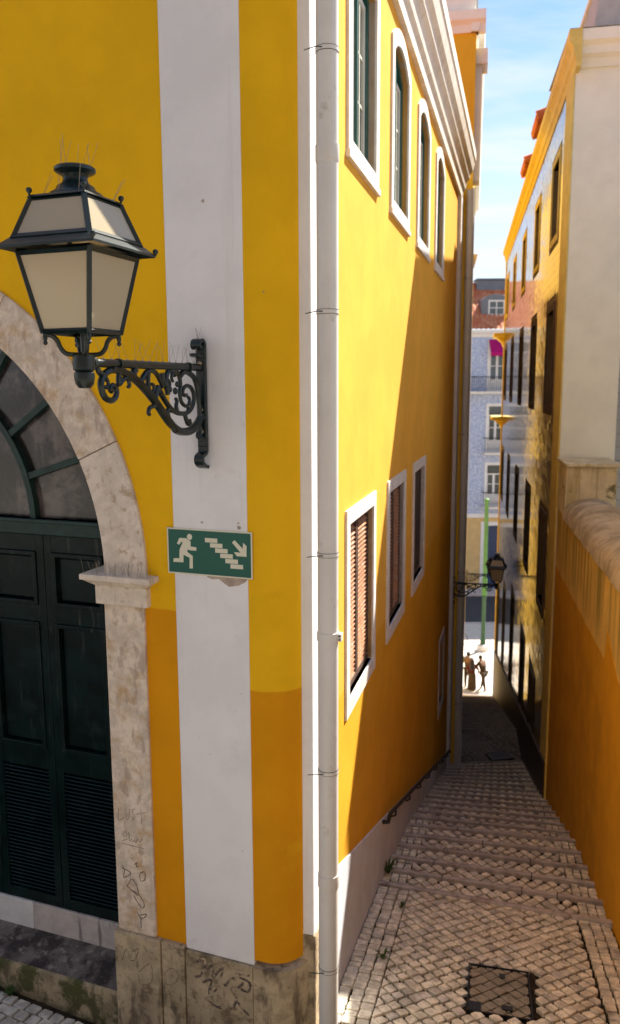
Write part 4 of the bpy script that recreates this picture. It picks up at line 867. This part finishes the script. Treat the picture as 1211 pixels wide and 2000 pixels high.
MB().sweep(FRG, [(-.3, 4.87), (.05, 4.87), (.08, 4.99), (.17, 5.03), (.18, 5.14), (.27, 5.19), (.28, 5.345), (-.3, 5.355)], .0, 3.0).build('end_cornice', m_cream, th_)
MB().add([FRG.p(-.13, .26, 5.37), FRG.p(3.0, .27, 5.37), FRG.p(3.0, -3, 5.55), FRG.p(-.13, -3, 5.55)], [(0, 1, 2, 3)]).build('roof_edge', m_pier, th_)
MB().hexa([FRG.p(.27, -.3, 5.3), FRG.p(3, -.3, 5.3), FRG.p(3, -9, 5.3), FRG.p(.27, -9, 5.3), FRG.p(.38, -.3, 6.42), FRG.p(3, -.3, 6.46), FRG.p(3, -9, 6.46), FRG.p(.38, -9, 6.42)]).build('attic', m_block, th_)
MB().box(FRG, .34, 3.0, -9.1, -.25, 6.43, 6.5).build('attic_coping', m_cream, th_)
MB().box(FR, 6.4, 26.2, -8.0, -.3, 4.7, 5.3).build('roof_deck', m_zinc, th_)
for s_ in (10.9, 14.4):
    dm = MB().box(FR, s_ + .1, s_ + 1.1, -1.6, -.05, 5.3, 5.60).build('dormer', m_ryel, th_)
    for i in range(7):
        MB().tube([FR.p(s_ + .05 + i * .185, .20, 5.60), FR.p(s_ + .05 + i * .185, -1.5, 6.1)], .095, 8).build('roof_tile', m_red, dm, smooth=40)
    for i in range(4):
        MB().tube([FR.p(s_ - .06, .20 - i * .4, 5.66 + i * .12), FR.p(s_ - .06, -.20 - i * .4, 5.78 + i * .12)], .1, 8).build('roof_tile', m_red, dm, smooth=40)
for z in (2.05, -1.28):
    b_ = MB().box(FR, 25.9, 27.6, -1.5, .42, z - .08, z + .06).build('balcony', m_ryel, th_, bevel=.02)
    MB().prism(Frame(FR.p(26.2, 0, 0), FR.n, FR.d), [(-.3, z - .45), (.03, z - .45), (.08, z - .28), (.2, z - .2), (.3, z - .08), (-.3, z - .08)], 0, .9).build('corbel', m_ryel, b_)
# grey block house set back behind the cream end wall
gb = thing('grey_block_house', 'grey house of plain coursed blocks behind the cream end wall', 'building', FRG.p(1.5, -1.2, -4))
for i in range(48):
    z = -4.2 + i * .24
    MB().box(FRG, .8, 1.62 + (.22 if i % 2 else 0), -1.6, -1.2, z, z + .232).build('block', m_block, gb); MB().box(FRG, 1.628 + (.22 if i % 2 else 0), 4.2, -1.6, -1.2, z, z + .232).build('block', m_block, gb)
MB().box(FRG, .8, 4.2, -4.5, -1.215, -6, 7.3).build('core', m_grout, gb)

# ------------------------------------------------------------------ house next door, further down the alley
m_yel2 = mat('yellow_render_neighbour', (0.80, 0.47, 0.03), 0.85, 0.25, var=0.06, vscale=1.5, bump=0.003, bscale=60)
nb = thing('neighbour_house', 'taller yellow house with white parapet below the corner house', 'building', FB2.p(0, 0, -9))
MB().box(FB2, 0, 17.5, -5, 0, -15.5, 7.0).build('wall', m_yel2, nb)
FE = Frame(FB2.p(0, 0, 0), FB2.n, -FB2.d)                # its end wall towards the street: u to the alley
MB().sweep(FE, [(-.1, 6.92), (.04, 6.92), (.07, 7.05), (.16, 7.12), (.18, 7.28), (-.1, 7.30)], -5, .18).build('end_cornice', m_cream, nb)
MB().sweep(FB2, [(-.1, 6.92), (.04, 6.92), (.07, 7.05), (.16, 7.12), (.18, 7.28), (-.1, 7.30)], -.1, 17.5).build('cornice', m_cream, nb)
MB().box(FB2, -.02, 17.3, -5, -.02, 7.3, 7.62).build('parapet', m_cream, nb); MB().box(FB2, -.05, 17.4, -5.05, .02, 7.62, 7.70).build('parapet_cap', m_zinc, nb)
for i in range(8): MB().tube([FB2.p(.1, -.62 - i * .18, 7.70 + i * .10), FB2.p(5, -.62 - i * .18, 7.70 + i * .10)], .10, 8).build('roof_tile', m_red, nb, smooth=40)
MB().box(FB2, .3, .75, -.02, .13, 4.2, 6.42).build('white_pilaster', m_white, nb, bevel=.006); MB().box(FB2, .22, .83, -.02, .24, 6.42, 6.72).build('pilaster_cap', m_white, nb, bevel=.02)
MB().box(FB2, .0, .42, -.02, .05, -12, 4.0).build('white_strip', m_white, nb)
MB().sweep(FB2, [(-.1, 3.3), (.05, 3.3), (.10, 3.45), (.14, 3.6), (-.1, 3.62)], 6, 6.5).build('bracket', m_white, nb)

# ------------------------------------------------------------------ blue tiled house across the road
FB = Frame((0, 58.0), (1, 0), (0, -1))
bh = thing('blue_house', 'blue tiled town house with red roof, iron balconies and dormer across the road', 'building', FB.p(12, 0, ZPL))
XC = [3.75, 6.9, 10.05, 13.28, 16.5]; WB = 1.02
FL = [(-.2, 3.0), (-4.5, -1.4), (-8.4, -5.6)]
holes = [rect(x - WB / 2, x + WB / 2, a, b) for x in XC for a, b in FL]
mb = MB(); wall(mb, FB, rect(0, 26, -9.1, 3.47), holes, 0, .25); mb.build('tile_front', m_blue, bh)
dh = [rect(x - .62, x + .72, -14.7, -10.0) for x in XC]
mb = MB(); wall(mb, FB, rect(0, 26, -15, -9.4), dh, 0, .25); mb.build('ground_floor_wall', m_stucco, bh)
MB().box(FB, 0, 26, -.3, .12, -9.4, -9.1).build('belt_course', m_pwhite, bh)
MB().sweep(FB, [(-.2, 3.42), (.05, 3.42), (.1, 3.6), (.28, 3.72), (.32, 3.9), (-.2, 3.92)], 0, 26).build('cornice', m_pwhite, bh)
MB().box(FB, 0, 26, -9, -.28, -15, 3.4).build('core', m_dark, bh)
for x in XC:
    for fi, (a, b) in enumerate(FL):
        wn_ = ring(MB(), FB, rect(x - WB / 2 - .2, x + WB / 2 + .2, a - .15, b + .2), rect(x - WB / 2, x + WB / 2, a, b), -.2, .05).build('window', m_pwhite, bh)
        for q in (0, 1):
            c0 = x - WB / 2 + q * WB / 2
            ring(MB(), FB, rect(c0, c0 + WB / 2, a, b - .6), rect(c0 + .08, c0 + WB / 2 - .08, a + .7, b - .7), -.2, -.12).build('sash', m_pwhite, wn_)
            MB().box(FB, c0 + .08, c0 + WB / 2 - .08, -.18, -.13, (a + b) / 2, (a + b) / 2 + .05).build('glazing_bar', m_pwhite, wn_)
        MB().box(FB, x - WB / 2, x + WB / 2, -.2, -.12, b - .6, b - .54).build('transom', m_iron, wn_)
        MB().box(FB, x - WB / 2, x + WB / 2, -.2, -.17, a, b).build('pane', m_glass, wn_)
        wdt = 1.9 if fi == 0 else 1.0
        bl = MB().box(FB, x - wdt * .85, x + wdt * .85, 0, .62, a - .32, a - .15).build('balcony', m_surr, bh)
        rl = MB().box(FB, x - wdt * .82, x + wdt * .82, .54, .58, a + .84, a + .90); 
        for e in (-wdt * .82, wdt * .82): rl.box(FB, x + e - .02, x + e + .02, 0, .57, a + .84, a + .90)
        rl.build('rail', m_iron, bl)
        for i in range(int(wdt * 1.64 / .14) + 1):
            xx = x - wdt * .82 + i * .14; MB().box(FB, xx - .011, xx + .011, .55, .572, a - .15, a + .85).build('baluster', m_iron, bl)
    ring(MB(), FB, rect(x - .86, x + .96, -14.7, -9.72), rect(x - .62, x + .72, -14.69, -10.0), -.2, .05).build('door_surround', m_pwhite, bh)
    MB().box(FB, x - .62, x + .72, -.24, -.15, -14.7, -10.0).build('door', m_navy, bh)
xa = 13.28
MB().prism(Frame(FB.p(0, 0, 0), FB.n, FB.d), [(.05, 3.25), (.75, 2.35), (.75, 2.1), (.73, 2.1), (.7, 2.33), (.05, 3.2)], xa - .65, xa + .65).build('awning', m_mag, bh)
# tiled roof: ridges running down the slope
rf = MB(); n_ = 26 * 3 * 6
for i in range(n_ + 1):
    x = 26 * i / n_; h = .07 * abs(math.sin(math.pi * x / .333))
    rf.v += [FB.p(x, .36, 3.92 + h), FB.p(x, -3.9, 7.55 + h)]
rf.f = [(2 * i, 2 * i + 2, 2 * i + 3, 2 * i + 1) for i in range(n_)]
rf = rf.build('roof', m_red, bh, smooth=60)
MB().box(FB, 12.35, 15.2, -4.4, -3.2, 6.3, 7.72).build('chimney', m_zinc, rf, bevel=.03); MB().box(FB, 12.3, 15.3, -4.45, -3.1, 7.72, 7.82).build('chimney_cap', m_zinc, rf)
dm = MB().prism(FB, [(12.25, 4.9), (14.35, 4.9), (14.35, 5.9)] + [(13.3 + 1.05 * math.cos(R(a)), 5.85 + .62 * math.sin(R(a))) for a in range(10, 180, 17)] + [(12.25, 5.9)], -3.2, -.95).build('dormer', m_zinc, bh, bevel=.02)
ring(MB(), FB, rect(12.72, 13.9, 4.98, 6.05), rect(12.8, 13.82, 5.06, 5.97), -.98, -.90).build('frame', m_pwhite, dm)
for q in range(2):
    for e in range(2): MB().box(FB, 12.84 + q * .51, 13.27 + q * .51, -.96, -.93, 5.09 + e * .45, 5.48 + e * .45).build('pane', m_glass, dm)
MB().box(FB, 12.8, 13.82, -.965, -.94, 5.06, 5.97).build('mullion', m_pwhite, dm)
MB().box(FB, 12.6, 14.0, -1.2, -.8, 4.86, 4.96).build('sill', m_surr, dm)
# ------------------------------------------------------------------ green lamp post in the plaza
lp = thing('lamp_post', 'tall two tone green lamp post in the sunlit plaza', 'lamp post', (9.70, 43.9, ZPL + ZO))
pc = V((9.70, 43.9, ZPL + ZO))
MB().lathe(pc, [(.0, 0), (.34, 0), (.34, .30), (.26, .36), (.0, .36)], 16).build('base', m_surr, lp)
MB().lathe(pc, [(.0, .34), (.16, .36), (.15, .6), (.12, .7), (.11, 3.0), (.14, 3.05), (.14, 3.15), (.11, 3.2), (.0, 3.2)], 16).build('lower_shaft', m_dgreen, lp, smooth=40)
MB().lathe(pc, [(.0, 3.2), (.15, 3.2), (.16, 3.6), (.13, 3.7), (.15, 4.1), (.11, 4.2), (.11, 8.45), (.14, 8.5), (.14, 8.6), (.0, 8.66)], 16).build('upper_shaft', m_lgreen, lp, smooth=40)
# ------------------------------------------------------------------ bicycle
bk = thing('bicycle', 'dark bicycle parked at the edge of the sunlit plaza', 'bicycle', (8.15, 45.0, ZPL + ZO)); bz = ZPL + ZO + .34
def wheel(x):
    c = V((x, 45, bz)); w_ = MB().tube([c + V((math.cos(2 * math.pi * i / 28) * .32, 0, math.sin(2 * math.pi * i / 28) * .32)) for i in range(29)], .02, 8, False).build('wheel', m_iron, bk, smooth=40)
    for i in range(10): MB().tube([c, c + V((math.cos(math.pi * i / 5) * .31, 0, math.sin(math.pi * i / 5) * .31))], .003, 4).build('spoke', m_zinc, w_)
wheel(8.72); wheel(7.68)
f_ = MB(); X = lambda x, z: V((x, 45, bz + z))
for a, b in (((8.72, 0), (8.6, .5)), ((8.6, .42), (8.1, 0)), ((8.6, .48), (8.0, .45)), ((8.1, 0), (7.96, .55)), ((8.1, 0), (7.68, 0)), ((7.68, 0), (7.98, .45))): f_.tube([X(*a), X(*b)], .016, 8)
f_.build('frame', m_dgreen, bk); MB().tube([X(8.6, .5) + V((0, -.28, .08)), X(8.62, .56), X(8.6, .5) + V((0, .28, .08))], .012, 8).build('handlebar', m_iron, bk); MB().ball(X(7.94, .6), .1, 8, 6, (1.2, .7, .4)).build('saddle', m_iron, bk)

# ------------------------------------------------------------------ people
def skin(name, vs, es, mt, parent, lvl=2):
    me = bpy.data.meshes.new(name); me.from_pydata([v[0] for v in vs], es, []); o = bpy.data.objects.new(name, me); COL.objects.link(o)
    md = o.modifiers.new('skin', 'SKIN'); md.use_smooth_shade = True
    for i, v in enumerate(vs):
        sv = me.skin_vertices[0].data[i]; r_ = v[1]; sv.radius = r_ if isinstance(r_, tuple) else (r_, r_); sv.use_root = (i == 0)
    m2 = o.modifiers.new('sub', 'SUBSURF'); m2.levels = lvl; m2.render_levels = lvl
    me.materials.append(mt); o.parent = parent; return o
m_skin = mat('skin', (0.24, 0.135, 0.09), 0.6, 0.4, var=0.05); m_hair = mat('dark_hair', (0.018, 0.012, 0.010), 0.6, 0.4, var=0.2, vscale=40)
def person(label, loc, rz, h, top, bottom, lean=0.0, stride=0.0, arms=((.16, .02), (.16, .02)), hair='short', skirt=False, shoe=(0.03, 0.03, 0.03), group='people at the foot of the stairs'):
    t = thing('person', label, 'person', (0, 0, 0), group); k = h / 1.72
    def L(z, y=0):                                # lean the trunk forward about the hips
        a = lean; return (0, y + math.sin(a) * max(0, z - .92), .92 + math.cos(a) * (z - .92) if z > .92 else z)
    def S(p): return (p[0] * k, p[1] * k, p[2] * k)
    hips, waist, chest, neck, head, crown = L(.92), L(1.08), L(1.32), L(1.47), L(1.58, .015), L(1.66, .01)
    vs = [(hips, .13), (waist, (.13, .10)), (chest, (.155, .11)), (neck, .055), (head, (.078, .095)), (crown, (.065, .08)), (L(1.56, .10), .02)]
    es = [(0, 1), (1, 2), (2, 3), (3, 4), (4, 5), (4, 6)]
    sh = L(1.40); limbs = {}
    for s_, (ax_, fw) in ((-1, arms[0]), (1, arms[1])):
        b = len(vs); el = (s_ * (.19 + ax_ * .35), sh[1] + fw * .5, sh[2] - .27); wr = (s_ * (.19 + ax_ * .25), sh[1] + fw * 1.4 + .03, sh[2] - .50 + fw * .35); ha = (wr[0], wr[1] + .03, wr[2] - .07)
        vs += [((s_ * .18, sh[1], sh[2]), .058), (el, .043), (wr, .03), (ha, (.036, .022))]; es += [(2, b), (b, b + 1), (b + 1, b + 2), (b + 2, b + 3)]
        for q in range(4): vs.append(((ha[0] + (q - 1.5) * .018, ha[1] + .02, ha[2] - .085 - .008 * (q in (1, 2))), .009)); es.append((b + 3, len(vs) - 1))
        vs.append(((ha[0] - s_ * .045, ha[1] + .03, ha[2] - .03), .010)); es.append((b + 3, len(vs) - 1)); limbs[s_] = b
    legs = {}
    for s_ in (-1, 1):
        b = len(vs); f_ = stride * s_
        vs += [((s_ * .09, hips[1], .86), .085), ((s_ * .10, f_ * .55, .48), .058), ((s_ * .10, f_, .09), .036), ((s_ * .10, f_ - .04, .035), .035), ((s_ * .115, f_ + .15, .03), (.036, .025))]
        es += [(0, b), (b, b + 1), (b + 1, b + 2), (b + 2, b + 3), (b + 3, b + 4)]; legs[s_] = b
    P = [(S(p), tuple(r_ * k for r_ in q) if isinstance(q, tuple) else q * k) for p, q in vs]
    def big(i, f=1.18): return (P[i][0], tuple(x * f for x in P[i][1]) if isinstance(P[i][1], tuple) else P[i][1] * f)
    skin('body', P, es, m_skin, t)
    cv = [big(1, 1.2), big(0, 1.12), big(2, 1.16)]; ce = [(0, 1), (0, 2)]
    for s_ in (-1, 1): b = limbs[s_]; o_ = len(cv); cv += [big(b, 1.35), big(b + 1, 1.4)]; ce += [(2, o_), (o_, o_ + 1)]
    skin('shirt', cv, ce, mat('cloth', top, .85, .2, var=.1), t)
    mb_ = mat('cloth', bottom, .85, .2, var=.1)
    if skirt:
        MB().lathe((0, 0, 0), [(.17 * k, 1.0 * k), (.20 * k, .85 * k), (.22 * k, .45 * k), (.24 * k, .12 * k), (.21 * k, .12 * k)], 18).build('skirt', mb_, t, smooth=60)
    else:
        cv = [big(0, 1.14)]; ce = []
        for s_ in (-1, 1): b = legs[s_]; o_ = len(cv); cv += [big(b, 1.2), big(b + 1, 1.25), big(b + 2, 1.45)]; ce += [(0, o_), (o_, o_ + 1), (o_ + 1, o_ + 2)]
        skin('trousers', cv, ce, mb_, t)
    ms = mat('shoe_leather', shoe, .6, .4)
    for s_ in (-1, 1): b = legs[s_]; a, c = V(P[b + 3][0]), V(P[b + 4][0]); MB().ball((a + c) / 2 - V((0, 0, 0)), .05 * k, 10, 6, (1, 2.6, .75)).build('shoe', ms, t, smooth=60)
    hc = (V(S(head)) + V(S(crown))) / 2 + V((0, -.018, .012)) * k
    if hair == 'short': MB().ball(hc, .098 * k, 12, 8, (.9, 1.05, 1.08)).build('hair', m_hair, t, smooth=60)
    else:
        hb = MB().ball(hc, .105 * k, 12, 8, (.95, 1.05, 1.05)); hb.tube([hc + V((0, -.04, 0)), hc + V((0, -.10, -.16)) * k, hc + V((0, -.13, -.36)) * k, hc + V((0, -.12, -.48)) * k], [.10 * k, .13 * k, .12 * k, .06 * k], 12); hb.build('hair', m_hair, t, smooth=60)
    t.location = loc; t.rotation_euler.z = rz; return t
pz = ZPL + ZO
PX = [(7.72, 38.1), (7.86, 37.75), (8.42, 37.75)]  # clothing colours lowered to carry the shade the group stands in
person('person with short hair in a pale top, tallest of the three by the stairs', (PX[0][0], PX[0][1], pz), R(-10), 1.86, (.10, .07, .04), (.05, .035, .022), arms=((.25, .03), (.2, .05)))
person('person with long dark hair in a red top and long skirt', (PX[1][0], PX[1][1], pz), R(-20), 1.60, (.10, .018, .014), (.07, .045, .028), hair='long', skirt=True, arms=((.18, .05), (.35, .18)))
person('person leaning towards the others in brown shirt and shorts', (PX[2][0], PX[2][1], pz), R(38), 1.78, (.05, .032, .016), (.07, .05, .03), lean=.32, stride=.2, arms=((.2, .25), (.2, .12)))

# ------------------------------------------------------------------ weeds in the joints
def weed(P, n_, h, label):
    mb = MB()
    for _ in range(n_):
        a = random.uniform(0, 6.283); d = V((math.cos(a), math.sin(a), 0)); sd_ = V((-d.y, d.x, 0)); b = P + d * random.uniform(0, .035); hh = h * random.uniform(.5, 1.1); wd_ = random.uniform(.006, .013)
        m_ = b + d * hh * .3 + UP * hh * .7; tp = b + d * hh * .75 + UP * hh * random.uniform(.6, 1)
        mb.add([b - sd_ * wd_ * .3, b + sd_ * wd_ * .3, m_ + sd_ * wd_, m_ - sd_ * wd_, tp], [(0, 1, 2, 3), (3, 2, 4)])
    o = mb.build('weed', m_leaf); tag(o, label, 'weed'); return o
weed(FW.p(3.62, .05, -5.52), 42, .16, 'leafy weed at the foot of the grey plinth by the first steps')
weed(mp_land(1.75, .30), 16, .07, 'small weed in the landing joints beside the grey plinth')
weed(mp_land(2.75, .33), 14, .06, 'tiny weed between paving rows just above the first step')
weed(mp_door(2.45, .11), 30, .06, 'low weed under the mossy door ledge')

# ------------------------------------------------------------------ the house across the upper street, mirrored in the fanlight
op = thing('opposite_house', 'dusky pink house front mirrored in the fanlight of the arched door', 'building', (-3, -5, ZO - 4.2))
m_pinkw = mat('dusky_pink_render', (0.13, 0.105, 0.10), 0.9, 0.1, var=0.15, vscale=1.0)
FO = Frame((-3, -5), (1, 0), (0, 1))
holes = [rect(x - .6, x + .6, z, z + 2.0) for x in (-13, -9, -5, -1, 3, 7, 11) for z in (-.9, 3.0, 6.8, 10.4)]
mb = MB(); wall(mb, FO, rect(-17, 15, -5.0, 13.5), holes, 0, .25); mb.build('front_wall', m_pinkw, op)
MB().box(FO, -17, 15, -6, -.27, -5, 13.4).build('core', m_dark, op)
for x in (-13, -9, -5, -1, 3, 7, 11):
    for z in (-.9, 3.0, 6.8, 10.4):
        w_ = ring(MB(), FO, rect(x - .78, x + .78, z - .15, z + 2.18), rect(x - .6, x + .6, z, z + 2.0), -.2, .04).build('window', m_surr, op); MB().box(FO, x - .6, x + .6, -.2, -.16, z, z + 2).build('pane', m_glass, w_)
